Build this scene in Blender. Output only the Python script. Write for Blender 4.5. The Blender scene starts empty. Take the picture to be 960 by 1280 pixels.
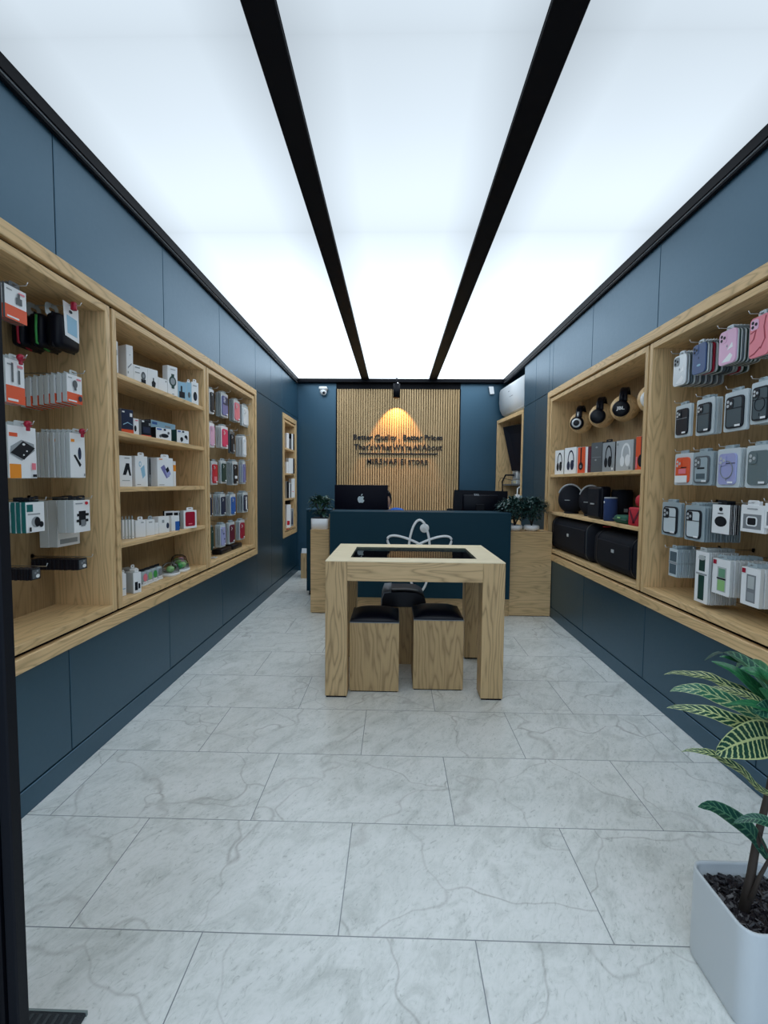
import bpy, bmesh, math, random
from mathutils import Vector, Matrix
random.seed(7)
S = 0.82                     # every length below is written in build units; S turns them into metres
C = bpy.context.scene.collection
PI = math.pi
# ------------------------------------------------------------------ camera model
FPX, PITCH, YAW, ROLL, EYE = 584.05, 0.06026, 0.02271, 0.00888, Vector((0, 0, 1.45))
_cy, _sy = math.cos(YAW), math.sin(YAW)
FWD = Vector((-_sy*math.cos(PITCH), _cy*math.cos(PITCH), -math.sin(PITCH)))
_rt = Vector((_cy, _sy, 0)); _up = _rt.cross(FWD)
RT = math.cos(ROLL)*_rt + math.sin(ROLL)*_up
UP = math.cos(ROLL)*_up - math.sin(ROLL)*_rt
def ray(px, py): return FWD + RT*(px-480)/FPX - UP*(py-640)/FPX
def onX(px, py, X): q = ray(px, py); return EYE + q*(X/q.x)
def onY(px, py, Y): q = ray(px, py); return EYE + q*(Y/q.y)
def onZ(px, py, Z): q = ray(px, py); return EYE + q*((Z-EYE.z)/q.z)
CROP = {'l1': (0,320,6.4), 'l2': (0,500,6.4), 'l3': (0,640,6.4), 'l4': (130,400,7.108), 'l5': (130,560,6.4), 'l6': (250,460,9.1375),
        'l7': (250,580,9.1375), 'r4': (680,430,6.857), 'r5': (680,580,6.857), 'r6': (820,360,6.4), 'r7': (820,540,4.923), 'c1': (345,505,6.92),
        'p5': (820,800,6.736), 'p6': (840,980,4.267)}
def cp(c, x, y): ox, oy, s = CROP[c]; return ox+x/s, oy+y/s

# ------------------------------------------------------------------ materials
def srgb(r, g, b):
    f = lambda c: c/12.92 if c <= 0.04045 else ((c+0.055)/1.055)**2.4
    return (f(r/255), f(g/255), f(b/255), 1)
MATS = {}
def new_mat(name):
    m = bpy.data.materials.new(name); m.use_nodes = True
    nt = m.node_tree; b = nt.nodes['Principled BSDF']
    return m, nt, b
def M(name, col, rough=0.5, metal=0.0, emit=0, spec=0.5, coat=0, bump=0, bscale=200):
    if name in MATS: return MATS[name]
    m, nt, b = new_mat(name)
    b.inputs['Base Color'].default_value = col; b.inputs['Roughness'].default_value = rough
    b.inputs['Metallic'].default_value = metal; b.inputs['Specular IOR Level'].default_value = spec
    b.inputs['Coat Weight'].default_value = coat
    if emit:
        b.inputs['Emission Color'].default_value = col; b.inputs['Emission Strength'].default_value = emit
    n = nt.nodes.new('ShaderNodeTexNoise'); n.inputs['Scale'].default_value = bscale; n.inputs['Detail'].default_value = 3
    t = nt.nodes.new('ShaderNodeTexCoord'); nt.links.new(t.outputs['Object'], n.inputs['Vector'])
    r = nt.nodes.new('ShaderNodeMapRange'); r.inputs['To Min'].default_value = max(0, rough-0.05); r.inputs['To Max'].default_value = min(1, rough+0.05)
    nt.links.new(n.outputs['Fac'], r.inputs['Value']); nt.links.new(r.outputs[0], b.inputs['Roughness'])
    if bump:
        bn = nt.nodes.new('ShaderNodeBump'); bn.inputs['Strength'].default_value = bump; bn.inputs['Distance'].default_value = 0.002
        nt.links.new(n.outputs['Fac'], bn.inputs['Height']); nt.links.new(bn.outputs[0], b.inputs['Normal'])
    MATS[name] = m
    return m
def ramp(nt, fac, stops):
    r = nt.nodes.new('ShaderNodeValToRGB'); e = r.color_ramp.elements
    e[0].position, e[0].color = stops[0]; e[1].position, e[1].color = stops[-1]
    for p, c in stops[1:-1]:
        k = e.new(p); k.color = c
    nt.links.new(fac, r.inputs['Fac']); return r.outputs['Color']
def math_node(nt, op, a, b=None):
    n = nt.nodes.new('ShaderNodeMath'); n.operation = op
    for i, v in enumerate((a, b)):
        if v is None: continue
        if isinstance(v, (int, float)): n.inputs[i].default_value = v
        else: nt.links.new(v, n.inputs[i])
    return n.outputs[0]
def mixc(nt, fac, a, b, mode='MIX'):
    n = nt.nodes.new('ShaderNodeMix'); n.data_type = 'RGBA'; n.blend_type = mode
    if isinstance(fac, (int, float)): n.inputs[0].default_value = fac
    else: nt.links.new(fac, n.inputs[0])
    for i, v in ((6, a), (7, b)):
        if isinstance(v, tuple): n.inputs[i].default_value = v
        else: nt.links.new(v, n.inputs[i])
    return n.outputs[2]
def wood(axis, tint=1.0, name=None, seed=0, contrast=1.0, cols=None):
    name = name or 'oak_grain_%s' % axis
    if name in MATS: return MATS[name]
    m, nt, b = new_mat(name)
    t = nt.nodes.new('ShaderNodeTexCoord'); mp = nt.nodes.new('ShaderNodeMapping')
    nt.links.new(t.outputs['Object'], mp.inputs['Vector'])
    sc = {'x': (0.13, 1, 1), 'y': (1, 0.13, 1), 'z': (1, 1, 0.13)}[axis]
    mp.inputs['Scale'].default_value = sc; mp.inputs['Location'].default_value = (seed*3.1, seed*1.7, seed*2.3)
    n1 = nt.nodes.new('ShaderNodeTexNoise'); n1.inputs['Scale'].default_value = 5.5; n1.inputs['Detail'].default_value = 3; n1.inputs['Roughness'].default_value = 0.45
    nt.links.new(mp.outputs[0], n1.inputs['Vector'])
    rings = math_node(nt, 'FRACT', math_node(nt, 'MULTIPLY', n1.outputs['Fac'], 25.0))
    tri = math_node(nt, 'ABSOLUTE', math_node(nt, 'SUBTRACT', rings, 0.5))          # 0..0.5
    line = math_node(nt, 'POWER', math_node(nt, 'MULTIPLY', tri, 2.0), 3.0)
    mp2 = nt.nodes.new('ShaderNodeMapping'); nt.links.new(t.outputs['Object'], mp2.inputs['Vector'])
    mp2.inputs['Scale'].default_value = tuple(0.03 if s < 1 else 1 for s in sc)
    n2 = nt.nodes.new('ShaderNodeTexNoise'); n2.inputs['Scale'].default_value = 170; n2.inputs['Detail'].default_value = 4
    nt.links.new(mp2.outputs[0], n2.inputs['Vector'])
    n3 = nt.nodes.new('ShaderNodeTexNoise'); n3.inputs['Scale'].default_value = 2.2
    nt.links.new(mp.outputs[0], n3.inputs['Vector'])
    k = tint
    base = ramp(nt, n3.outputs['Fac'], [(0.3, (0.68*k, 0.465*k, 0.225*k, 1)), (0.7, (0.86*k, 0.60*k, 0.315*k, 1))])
    if cols: base = ramp(nt, n3.outputs['Fac'], [(0.3, cols[0]), (0.7, cols[1])])
    c1 = mixc(nt, math_node(nt, 'MULTIPLY', line, 0.50*contrast), base, (0.32*k, 0.20*k, 0.09*k, 1))
    f2 = math_node(nt, 'MULTIPLY', math_node(nt, 'GREATER_THAN', n2.outputs['Fac'], 0.6), 0.22)
    c2 = mixc(nt, f2, c1, (0.37*k, 0.235*k, 0.11*k, 1))
    nt.links.new(c2, b.inputs['Base Color'])
    b.inputs['Roughness'].default_value = 0.48; b.inputs['Specular IOR Level'].default_value = 0.35
    bn = nt.nodes.new('ShaderNodeBump'); bn.inputs['Strength'].default_value = 0.12; bn.inputs['Distance'].default_value = 0.001
    nt.links.new(n2.outputs['Fac'], bn.inputs['Height']); nt.links.new(bn.outputs[0], b.inputs['Normal'])
    MATS[name] = m; return m

def floor_mat():
    m, nt, b = new_mat('stone_floor_tile')
    t = nt.nodes.new('ShaderNodeTexCoord'); mp = nt.nodes.new('ShaderNodeMapping'); nt.links.new(t.outputs['Object'], mp.inputs['Vector'])
    # object space in metres; joints of the rows at y = 1.4112 + k*0.501, of the columns at -0.6057 / -1.0465 + k*0.8772
    row, wid = 0.501*S, 0.8772*S
    mp.inputs['Location'].default_value = (0.6057*S + wid*10, -1.4112*S + row*10, 0)
    br = nt.nodes.new('ShaderNodeTexBrick')
    br.offset = 0.5; br.offset_frequency = 2; br.squash = 1
    br.inputs['Scale'].default_value = 1; br.inputs['Brick Width'].default_value = wid; br.inputs['Row Height'].default_value = row
    br.inputs['Mortar Size'].default_value = 0.0016; br.inputs['Mortar Smooth'].default_value = 0.2
    br.inputs['Color1'].default_value = (0.0, 0.0, 0.0, 1); br.inputs['Color2'].default_value = (1, 1, 1, 1); br.inputs['Mortar'].default_value = (0.5, 0.5, 0.5, 1)
    nt.links.new(mp.outputs[0], br.inputs['Vector'])
    # per-tile shift of the stone pattern
    sh = nt.nodes.new('ShaderNodeVectorMath'); sh.operation = 'MULTIPLY_ADD'
    nt.links.new(br.outputs['Color'], sh.inputs[0]); sh.inputs[1].default_value = (7.3, 3.1, 0); nt.links.new(t.outputs['Object'], sh.inputs[2])
    mp2 = nt.nodes.new('ShaderNodeMapping'); mp2.inputs['Rotation'].default_value = (0, 0, 0.7); mp2.inputs['Scale'].default_value = (0.55, 1.5, 1)
    nt.links.new(sh.outputs[0], mp2.inputs['Vector'])
    n1 = nt.nodes.new('ShaderNodeTexNoise'); n1.inputs['Scale'].default_value = 3.2; n1.inputs['Detail'].default_value = 7; n1.inputs['Roughness'].default_value = 0.62; n1.inputs['Distortion'].default_value = 0.6
    nt.links.new(mp2.outputs[0], n1.inputs['Vector'])
    mpr = nt.nodes.new('ShaderNodeMapping'); mpr.inputs['Rotation'].default_value = (0, 0, -1.0); nt.links.new(sh.outputs[0], mpr.inputs['Vector'])
    mp3 = nt.nodes.new('ShaderNodeMapping'); mp3.inputs['Scale'].default_value = (0.55, 1.1, 1); nt.links.new(mpr.outputs[0], mp3.inputs['Vector'])
    n2 = nt.nodes.new('ShaderNodeTexNoise'); n2.inputs['Scale'].default_value = 55; n2.inputs['Detail'].default_value = 7; n2.inputs['Roughness'].default_value = 0.68; n2.inputs['Distortion'].default_value = 1.6
    nt.links.new(mp3.outputs[0], n2.inputs['Vector'])
    n4 = nt.nodes.new('ShaderNodeTexNoise'); n4.inputs['Scale'].default_value = 9; n4.inputs['Detail'].default_value = 8; n4.inputs['Roughness'].default_value = 0.72; n4.inputs['Distortion'].default_value = 1.0
    nt.links.new(mp3.outputs[0], n4.inputs['Vector'])
    nv = nt.nodes.new('ShaderNodeTexNoise'); nv.inputs['Scale'].default_value = 3.0; nv.inputs['Detail'].default_value = 2.5
    nt.links.new(sh.outputs[0], nv.inputs['Vector'])
    dv = nt.nodes.new('ShaderNodeVectorMath'); dv.operation = 'MULTIPLY_ADD'
    nt.links.new(nv.outputs['Color'], dv.inputs[0]); dv.inputs[1].default_value = (0.5, 0.5, 0); nt.links.new(sh.outputs[0], dv.inputs[2])
    vo = nt.nodes.new('ShaderNodeTexVoronoi'); vo.feature = 'DISTANCE_TO_EDGE'; vo.inputs['Scale'].default_value = 2.3; nt.links.new(dv.outputs[0], vo.inputs['Vector'])
    veinf = math_node(nt, 'SUBTRACT', 1.0, math_node(nt, 'MINIMUM', math_node(nt, 'MULTIPLY', vo.outputs['Distance'], 75.0), 1.0))
    base = ramp(nt, n1.outputs['Fac'], [(0.28, FLOOR_A), (0.5, FLOOR_B), (0.72, FLOOR_C)])
    c = mixc(nt, math_node(nt, 'MULTIPLY', math_node(nt, 'MULTIPLY', veinf, 1.3), math_node(nt, 'MULTIPLY', n1.outputs['Fac'], n1.outputs['Fac'])), base, (0.28, 0.26, 0.23, 1))
    c = mixc(nt, 1.0, c, ramp(nt, n4.outputs['Fac'], [(0.30, (0.70, 0.72, 0.70, 1)), (0.5, (0.95, 0.96, 0.95, 1)), (0.68, (1, 1, 1, 1))]), 'MULTIPLY')
    c = mixc(nt, 1.0, c, ramp(nt, n2.outputs['Fac'], [(0.28, (0.55, 0.56, 0.55, 1)), (0.42, (0.92, 0.93, 0.92, 1)), (0.55, (1, 1, 1, 1))]), 'MULTIPLY')
    c = mixc(nt, br.outputs['Fac'], c, (0.22, 0.24, 0.25, 1))
    b.inputs['Specular IOR Level'].default_value = 0.9
    nt.links.new(c, b.inputs['Base Color'])
    rr = nt.nodes.new('ShaderNodeMapRange'); rr.inputs['To Min'].default_value = 0.26; rr.inputs['To Max'].default_value = 0.46
    nt.links.new(n2.outputs['Fac'], rr.inputs['Value']); nt.links.new(rr.outputs[0], b.inputs['Roughness'])
    bn = nt.nodes.new('ShaderNodeBump'); bn.inputs['Strength'].default_value = 0.35; bn.inputs['Distance'].default_value = 0.003
    hgt = math_node(nt, 'SUBTRACT', math_node(nt, 'MULTIPLY', n2.outputs['Fac'], 0.35), br.outputs['Fac'])
    nt.links.new(hgt, bn.inputs['Height']); nt.links.new(bn.outputs[0], b.inputs['Normal'])
    return m
FLOOR_A, FLOOR_B, FLOOR_C = (0.80, 0.81, 0.78, 1), (0.90, 0.905, 0.875, 1), (0.95, 0.95, 0.925, 1)

def panel_light_mat():
    """backlit diffuser: brighter over the tubes, duller towards its edges"""
    m, nt, b = new_mat('backlit_diffuser')
    out = nt.nodes['Material Output']; nt.nodes.remove(b)
    t = nt.nodes.new('ShaderNodeTexCoord')
    n = nt.nodes.new('ShaderNodeTexNoise'); n.inputs['Scale'].default_value = 0.9; n.inputs['Detail'].default_value = 1
    nt.links.new(t.outputs['Object'], n.inputs['Vector'])
    sp = nt.nodes.new('ShaderNodeSeparateXYZ'); nt.links.new(t.outputs['Generated'], sp.inputs[0])
    ex = math_node(nt, 'MINIMUM', sp.outputs[0], math_node(nt, 'SUBTRACT', 1.0, sp.outputs[0]))     # 0 at edges
    ed = math_node(nt, 'MINIMUM', math_node(nt, 'ADD', math_node(nt, 'MULTIPLY', ex, 0.9), 0.80), 1.0)
    so = nt.nodes.new('ShaderNodeSeparateXYZ'); nt.links.new(t.outputs['Object'], so.inputs[0])
    tube = math_node(nt, 'ABSOLUTE', math_node(nt, 'SINE', math_node(nt, 'MULTIPLY', so.outputs[1], PI/1.12)))
    tb = math_node(nt, 'ADD', math_node(nt, 'MULTIPLY', math_node(nt, 'POWER', tube, 0.5), 0.13), 0.87)
    nn = math_node(nt, 'ADD', math_node(nt, 'MULTIPLY', n.outputs['Fac'], 0.22), 0.86)
    gr = nt.nodes.new('ShaderNodeFloatCurve'); cv = gr.mapping.curves[0]           # boosted at the back and over the unseen front end to light the room
    gr.mapping.use_clip = False
    for k, (yy, val) in enumerate(PROFILE):
        if k < 2: cv.points[k].location = (yy, val)
        else: cv.points.new(yy, val)
    gr.mapping.update()
    nt.links.new(math_node(nt, 'DIVIDE', math_node(nt, 'ADD', so.outputs[1], 4.5*S), 9.0*S), gr.inputs['Value'])
    class _O: outputs = [math_node(nt, 'MULTIPLY', gr.outputs[0], 2.0)]
    gr = _O
    st = math_node(nt, 'MULTIPLY', math_node(nt, 'MULTIPLY', math_node(nt, 'MULTIPLY', ed, tb), gr.outputs[0]), math_node(nt, 'MULTIPLY', nn, LIGHT))
    e = nt.nodes.new('ShaderNodeEmission'); e.inputs['Color'].default_value = (0.74, 0.85, 0.95, 1)
    nt.links.new(st, e.inputs['Strength']); nt.links.new(e.outputs[0], out.inputs['Surface'])
    return m
LIGHT = 1.15
PROFILE = [(0.0, 0.85), (1.0, 0.98), (0.23, 0.78), (0.315, 0.335), (0.48, 0.385), (0.66, 0.60)]

def leaf_mat(name, dark, mid, vein, freq=11, amount=0.5):
    m, nt, b = new_mat(name)
    uv = nt.nodes.new('ShaderNodeUVMap'); sp = nt.nodes.new('ShaderNodeSeparateXYZ'); nt.links.new(uv.outputs[0], sp.inputs[0])
    v = math_node(nt, 'ABSOLUTE', math_node(nt, 'SUBTRACT', sp.outputs[1], 0.5))                       # 0 midrib .. 0.5 edge
    n = nt.nodes.new('ShaderNodeTexNoise'); n.inputs['Scale'].default_value = 14; nt.links.new(uv.outputs[0], n.inputs['Vector'])
    ph = math_node(nt, 'ADD', math_node(nt, 'SUBTRACT', math_node(nt, 'MULTIPLY', sp.outputs[0], freq), math_node(nt, 'MULTIPLY', v, 3.0)), math_node(nt, 'MULTIPLY', n.outputs['Fac'], 0.5))
    fr = math_node(nt, 'ABSOLUTE', math_node(nt, 'SUBTRACT', math_node(nt, 'FRACT', ph), 0.5))
    st = math_node(nt, 'LESS_THAN', fr, 0.25*amount*1.2)
    rib = math_node(nt, 'LESS_THAN', v, 0.035)
    edge = math_node(nt, 'GREATER_THAN', v, 0.455)
    f = math_node(nt, 'MAXIMUM', math_node(nt, 'MAXIMUM', st, rib), edge)
    base = ramp(nt, n.outputs['Fac'], [(0.35, dark), (0.7, mid)])
    c = mixc(nt, f, base, vein)
    nt.links.new(c, b.inputs['Base Color']); b.inputs['Roughness'].default_value = 0.33
    b.inputs['Subsurface Weight'].default_value = 0.0
    return m

def clear_glass(name='clear_glass', col=(0.86, 0.92, 0.93, 1), ior=1.5):
    m, nt, b = new_mat(name)
    out = nt.nodes['Material Output']; nt.nodes.remove(b)
    tr = nt.nodes.new('ShaderNodeBsdfTransparent'); tr.inputs['Color'].default_value = col
    gl = nt.nodes.new('ShaderNodeBsdfGlossy'); gl.inputs['Roughness'].default_value = 0.02
    fr = nt.nodes.new('ShaderNodeFresnel'); fr.inputs['IOR'].default_value = ior
    mx = nt.nodes.new('ShaderNodeMixShader'); nt.links.new(fr.outputs[0], mx.inputs[0]); nt.links.new(tr.outputs[0], mx.inputs[1]); nt.links.new(gl.outputs[0], mx.inputs[2])
    nt.links.new(mx.outputs[0], out.inputs['Surface'])
    return m

OX, OY, OZ = wood('x', 1.0), wood('y', 1.0), wood('z', 0.95)
OZT = wood('z', 0.80, 'oak_table_leg', 4, 1.4); OXT = wood('x', 0.80, 'oak_table_apron', 2, 1.2)
OTOP = wood('x', 1.0, 'oak_table_top_lit', 6, 0.28, [(0.86, 0.72, 0.47, 1), (0.95, 0.82, 0.56, 1)])  # paler copy of the table oak, ceiling light put into its colour
OZS = wood('z', 0.72, 'oak_stool', 9, 1.3)
OBK = wood('z', 0.50, 'oak_back_panel_shaded', 3)  # oak tinted darker, the shade inside the recesses put into the colour
OBX = wood('x', 0.90, 'oak_counter_box', 5)
SLAT = wood('z', 0.84, 'oak_slat', 8, 0.5)
BLUE = M('slate_blue_laminate', (0.004, 0.030, 0.052, 1), 0.36, spec=1.0, bump=0.03, bscale=60)
_b = BLUE.node_tree.nodes['Principled BSDF']; _b.inputs['IOR'].default_value = 1.72; _b.inputs['Specular Tint'].default_value = (0.45, 0.74, 0.98, 1)
BLUEC = M('counter_blue_laminate', (0.004, 0.036, 0.058, 1), 0.5, spec=0.2)
BLACK = M('black_aluminium', (0.0015, 0.002, 0.005, 1), 0.5, spec=0.15)
DARKGAP = M('shadow_gap_black', (0.004, 0.004, 0.006, 1), 0.9, spec=0.1)
RUB = M('black_rubber', (0.003, 0.004, 0.008, 1), 0.65, spec=0.25)
PLASTIC_K = M('black_plastic', (0.002, 0.003, 0.008, 1), 0.4, spec=0.2)
FAB_K = M('black_mesh_fabric', (0.003, 0.005, 0.011, 1), 0.75, spec=0.25, bump=0.6, bscale=900)
VINYL = M('black_vinyl', (0.003, 0.004, 0.010, 1), 0.4, spec=0.35, bump=0.1, bscale=300)
STEEL = M('brushed_steel', (0.55, 0.58, 0.60, 1), 0.3, 1.0)
WHITE = M('white_card', (0.90, 0.92, 0.93, 1), 0.5)
WHITEG = M('white_gloss', (0.90, 0.92, 0.93, 1), 0.25)
SPINE = M('grey_card', (0.50, 0.54, 0.54, 1), 0.55)
DKGREY = M('dark_grey_card', (0.10, 0.115, 0.125, 1), 0.5)
MIDGREY = M('mid_grey', (0.22, 0.24, 0.26, 1), 0.5)
ORANGE = M('orange_print', srgb(235, 90, 45), 0.5)
AMBER = M('amber_print', srgb(245, 150, 40), 0.5)
RED = M('red_print', srgb(205, 25, 50), 0.45)
CRIM = M('crimson', srgb(165, 15, 50), 0.4)
MAROON = M('maroon', srgb(100, 20, 45), 0.5)
TEAL = M('teal_card', srgb(15, 105, 105), 0.45)
NAVY = M('navy', srgb(22, 38, 70), 0.45)
BLUEP = M('blue_print', srgb(35, 95, 175), 0.5)
LBLUE = M('pale_blue_print', srgb(150, 195, 220), 0.5)
LAV = M('lavender', srgb(165, 170, 215), 0.4)
PURPLE = M('violet_grey', srgb(120, 120, 175), 0.4)
PINK = M('lilac_pink', srgb(235, 185, 215), 0.35)
CORAL = M('coral_pink', srgb(240, 130, 145), 0.35)
HOTP = M('hot_pink', srgb(235, 55, 105), 0.4)
DGREEN = M('dark_green', srgb(18, 62, 55), 0.45)
GREEN = M('bright_green', srgb(60, 160, 80), 0.4)
LIME = M('pale_green', srgb(150, 200, 130), 0.45)
CLEARP = M('frosted_clear_plastic', (0.40, 0.49, 0.53, 1), 0.16, spec=0.9)
CLEARW = M('pale_blister_plastic', (0.66, 0.74, 0.77, 1), 0.18, spec=0.8)
SMOKE = M('smoky_clear_plastic', (0.10, 0.14, 0.165, 1), 0.2, spec=0.6)
INK = M('black_print', (0.005, 0.008, 0.014, 1), 0.5, spec=0.3)
GREYP = M('grey_print', (0.32, 0.35, 0.37, 1), 0.5)
SIGNK = M('sign_black_acrylic', (0.004, 0.005, 0.012, 1), 0.45)
SILVER = M('silver_plastic', (0.62, 0.66, 0.68, 1), 0.3, 0.3)
GLASS = clear_glass()
DOME = clear_glass('thin_clear_plastic', (0.97, 0.98, 0.98, 1), 1.25)

# ------------------------------------------------------------------ mesh builder
class MB:
    def __init__(self): self.bm = bmesh.new(); self.mats = []; self.uv = None
    def mi(self, m):
        if m not in self.mats: self.mats.append(m)
        return self.mats.index(m)
    def _fin(self, faces, m, smooth=False):
        i = self.mi(m)
        for f in faces: f.material_index = i; f.smooth = smooth
    def box(self, x0, x1, y0, y1, z0, z1, m, bev=0, seg=1, mx=None):
        t = bmesh.new(); bmesh.ops.create_cube(t, size=1)
        for v in t.verts: v.co = Vector(((x0+x1)/2+v.co.x*abs(x1-x0), (y0+y1)/2+v.co.y*abs(y1-y0), (z0+z1)/2+v.co.z*abs(z1-z0)))
        if bev: bmesh.ops.bevel(t, geom=list(t.edges), offset=bev, segments=seg, affect='EDGES', profile=0.5)
        self._merge(t, m, seg > 1, mx)
        return self
    def _merge(self, t, m, smooth=False, mx=None):
        if mx is not None: t.transform(mx)
        t.normal_update()
        mp = {v: self.bm.verts.new(v.co) for v in t.verts}
        i = self.mi(m)
        for f in t.faces:
            try: g = self.bm.faces.new([mp[v] for v in f.verts])
            except ValueError: continue
            g.material_index = i; g.smooth = smooth
        t.free()
    def prism(self, pts, m, o=(0,0,0), u=(1,0,0), v=(0,0,1), depth=0.01, smooth=False):
        """polygon pts (a,b) on the plane o+a*u+b*v, thickened along u x v by depth"""
        o, u, v = Vector(o), Vector(u), Vector(v); n = u.cross(v).normalized()*depth
        a = [self.bm.verts.new(o+u*p+v*q) for p, q in pts]; b = [self.bm.verts.new(o+u*p+v*q+n) for p, q in pts]
        k = len(pts); fs = [self.bm.faces.new(list(reversed(a))), self.bm.faces.new(b)]
        side = [self.bm.faces.new([a[i], a[(i+1) % k], b[(i+1) % k], b[i]]) for i in range(k)]
        self._fin(fs, m); self._fin(side, m, smooth); return self
    def tube(self, pts, r, m, n=8, closed=False, caps=True):
        pts = [Vector(p) for p in pts]; rr = r if isinstance(r, (list, tuple)) else [r]*len(pts); rings = []
        k = len(pts); ref = None
        for i, p in enumerate(pts):
            if closed: d = pts[(i+1) % k]-pts[i-1]
            else: d = pts[min(i+1, k-1)]-pts[max(i-1, 0)]
            d.normalize()
            if ref is None: ref = Vector((0,0,1)) if abs(d.z) < 0.9 else Vector((1,0,0))
            a = d.cross(ref)
            if a.length < 1e-4: a = d.cross(Vector((1,0.3,0)))
            a.normalize(); b = a.cross(d).normalized(); ref = b if False else ref
            rings.append([self.bm.verts.new(p+(a*math.cos(2*PI*j/n)+b*math.sin(2*PI*j/n))*rr[i]) for j in range(n)])
        fs = []
        for i in range(k if closed else k-1):
            A, B = rings[i], rings[(i+1) % k]
            for j in range(n): fs.append(self.bm.faces.new([A[j], A[(j+1) % n], B[(j+1) % n], B[j]]))
        self._fin(fs, m, True)
        if caps and not closed: self._fin([self.bm.faces.new(list(reversed(rings[0]))), self.bm.faces.new(rings[-1])], m)
        return self
    def cyl(self, p0, p1, r0, r1, m, n=24): return self.tube([p0, p1], [r0, r1], m, n)
    def lathe(self, prof, m, c=(0,0,0), n=28, axis='z', sq=None):
        c = Vector(c); rings = []
        for r, h in prof:
            ring = []
            for j in range(n):
                a = 2*PI*j/n; x, y = math.cos(a)*r, math.sin(a)*r
                p = {'z': (x, y, h), 'y': (x, h, y), 'x': (h, x, y)}[axis]
                ring.append(self.bm.verts.new(c+Vector(p)))
            rings.append(ring)
        fs = []
        for A, B in zip(rings, rings[1:]):
            for j in range(n): fs.append(self.bm.faces.new([A[j], A[(j+1) % n], B[(j+1) % n], B[j]]))
        self._fin(fs, m, True)
        for ring in (rings[0], rings[-1]):
            try: self._fin([self.bm.faces.new(ring)], m)
            except ValueError: pass
        return self
    def sphere(self, c, r, m, n=20, mx=None):
        t = bmesh.new(); bmesh.ops.create_uvsphere(t, u_segments=n, v_segments=max(6, n//2), radius=1)
        r = r if isinstance(r, (list, tuple)) else (r, r, r)
        t.transform(Matrix.Translation(Vector(c)) @ Matrix.Diagonal((*r, 1))); self._merge(t, m, True, mx); return self
    def blade(self, pts, wid, m, up=(0,0,1), fold=0.25, nw=4):
        """leaf blade along pts, half width wid(t), folded along its midrib, uv along/across"""
        if self.uv is None: self.uv = self.bm.loops.layers.uv.new('UVMap')
        pts = [Vector(p) for p in pts]; k = len(pts); rows = []; up = Vector(up)
        for i, p in enumerate(pts):
            t = i/(k-1); d = (pts[min(i+1, k-1)]-pts[max(i-1, 0)]).normalized()
            s = d.cross(up).normalized(); nn = s.cross(d).normalized(); w = wid(t)
            rows.append([(self.bm.verts.new(p+s*w*q+nn*abs(q)*w*fold), t, 0.5+q*0.5) for q in [j*2/nw-1 for j in range(nw+1)]])
        i = self.mi(m)
        for A, B in zip(rows, rows[1:]):
            for j in range(nw):
                quad = [A[j], A[j+1], B[j+1], B[j]]
                f = self.bm.faces.new([q[0] for q in quad]); f.material_index = i; f.smooth = True
                for lp, q in zip(f.loops, quad): lp[self.uv].uv = (q[1], q[2])
        return self
    def mesh(self, name, rel=(0,0,0)):
        rel = Vector(rel)
        for v in self.bm.verts: v.co = (v.co-rel)*S
        me = bpy.data.meshes.new(name); self.bm.to_mesh(me); self.bm.free()
        for m in self.mats: me.materials.append(m)
        return me
    def build(self, name, parent=None, loc=None, rz=0):
        """world-written verts: kept relative to the parent's base (parents here are not turned); or local verts placed at loc"""
        rel = (0,0,0)
        if loc is None and parent is not None: rel = parent.location/S
        if loc is None and parent is None:      # the object's origin goes to the middle of its base
            vs = [v.co for v in self.bm.verts]
            rel = Vector(((min(v.x for v in vs)+max(v.x for v in vs))/2, (min(v.y for v in vs)+max(v.y for v in vs))/2, min(v.z for v in vs)))
        o = bpy.data.objects.new(name, self.mesh(name, rel)); C.objects.link(o)
        if parent is not None: o.parent = parent
        if loc is not None: o.location = Vector(loc)*S
        elif parent is None: o.location = Vector(rel)*S
        if rz: o.rotation_euler.z = rz
        return o
def tag(o, label, cat, group=None, kind=None):
    if label: o['label'] = label
    if cat: o['category'] = cat
    if group: o['group'] = group
    if kind: o['kind'] = kind
    return o
def thing(name, label, cat, loc, rz=0, group=None):
    o = bpy.data.objects.new(name, None); C.objects.link(o); o.location = Vector(loc)*S; o.rotation_euler.z = rz
    o.empty_display_size = 0.1
    return tag(o, label, cat, group)
def struct(o): o['kind'] = 'structure'; return o
def bx(*a, **k): return MB().box(*a, **k)
def part(name, parent, mb, label=None):
    o = mb.build(name, parent)
    if label: o['label'] = label
    return o
def lpart(name, parent, mb, label=None):
    """part written in the thing's own frame"""
    o = mb.build(name, parent, loc=(0,0,0))
    if label: o['label'] = label
    return o
def rrect(w, h, r, n=5, cx=0, cz=0):
    pts = []
    for sx, sy, a0 in ((1,1,0), (-1,1,PI/2), (-1,-1,PI), (1,-1,1.5*PI)):
        for i in range(n+1):
            a = a0+PI/2*i/n; pts.append((cx+sx*(w/2-r)+math.cos(a)*r, cz+sy*(h/2-r)+math.sin(a)*r))
    return pts
def ell(cx, cz, rx, rz, n=16): return [(cx+rx*math.cos(2*PI*i/n), cz+rz*math.sin(2*PI*i/n)) for i in range(n)]
def text_mesh(txt, m, bold=0.0, extrude=0.004, spacing=1.0):
    cu = bpy.data.curves.new('lettering', 'FONT'); cu.body = txt; cu.size = 1; cu.extrude = extrude; cu.offset = bold; cu.space_character = spacing; cu.resolution_u = 4
    o = bpy.data.objects.new('lettering', cu); C.objects.link(o)
    dg = bpy.context.evaluated_depsgraph_get(); dg.update()
    me = bpy.data.meshes.new_from_object(o.evaluated_get(dg)); bpy.data.objects.remove(o); bpy.data.curves.remove(cu)
    me.materials.clear(); me.materials.append(m); return me
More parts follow.
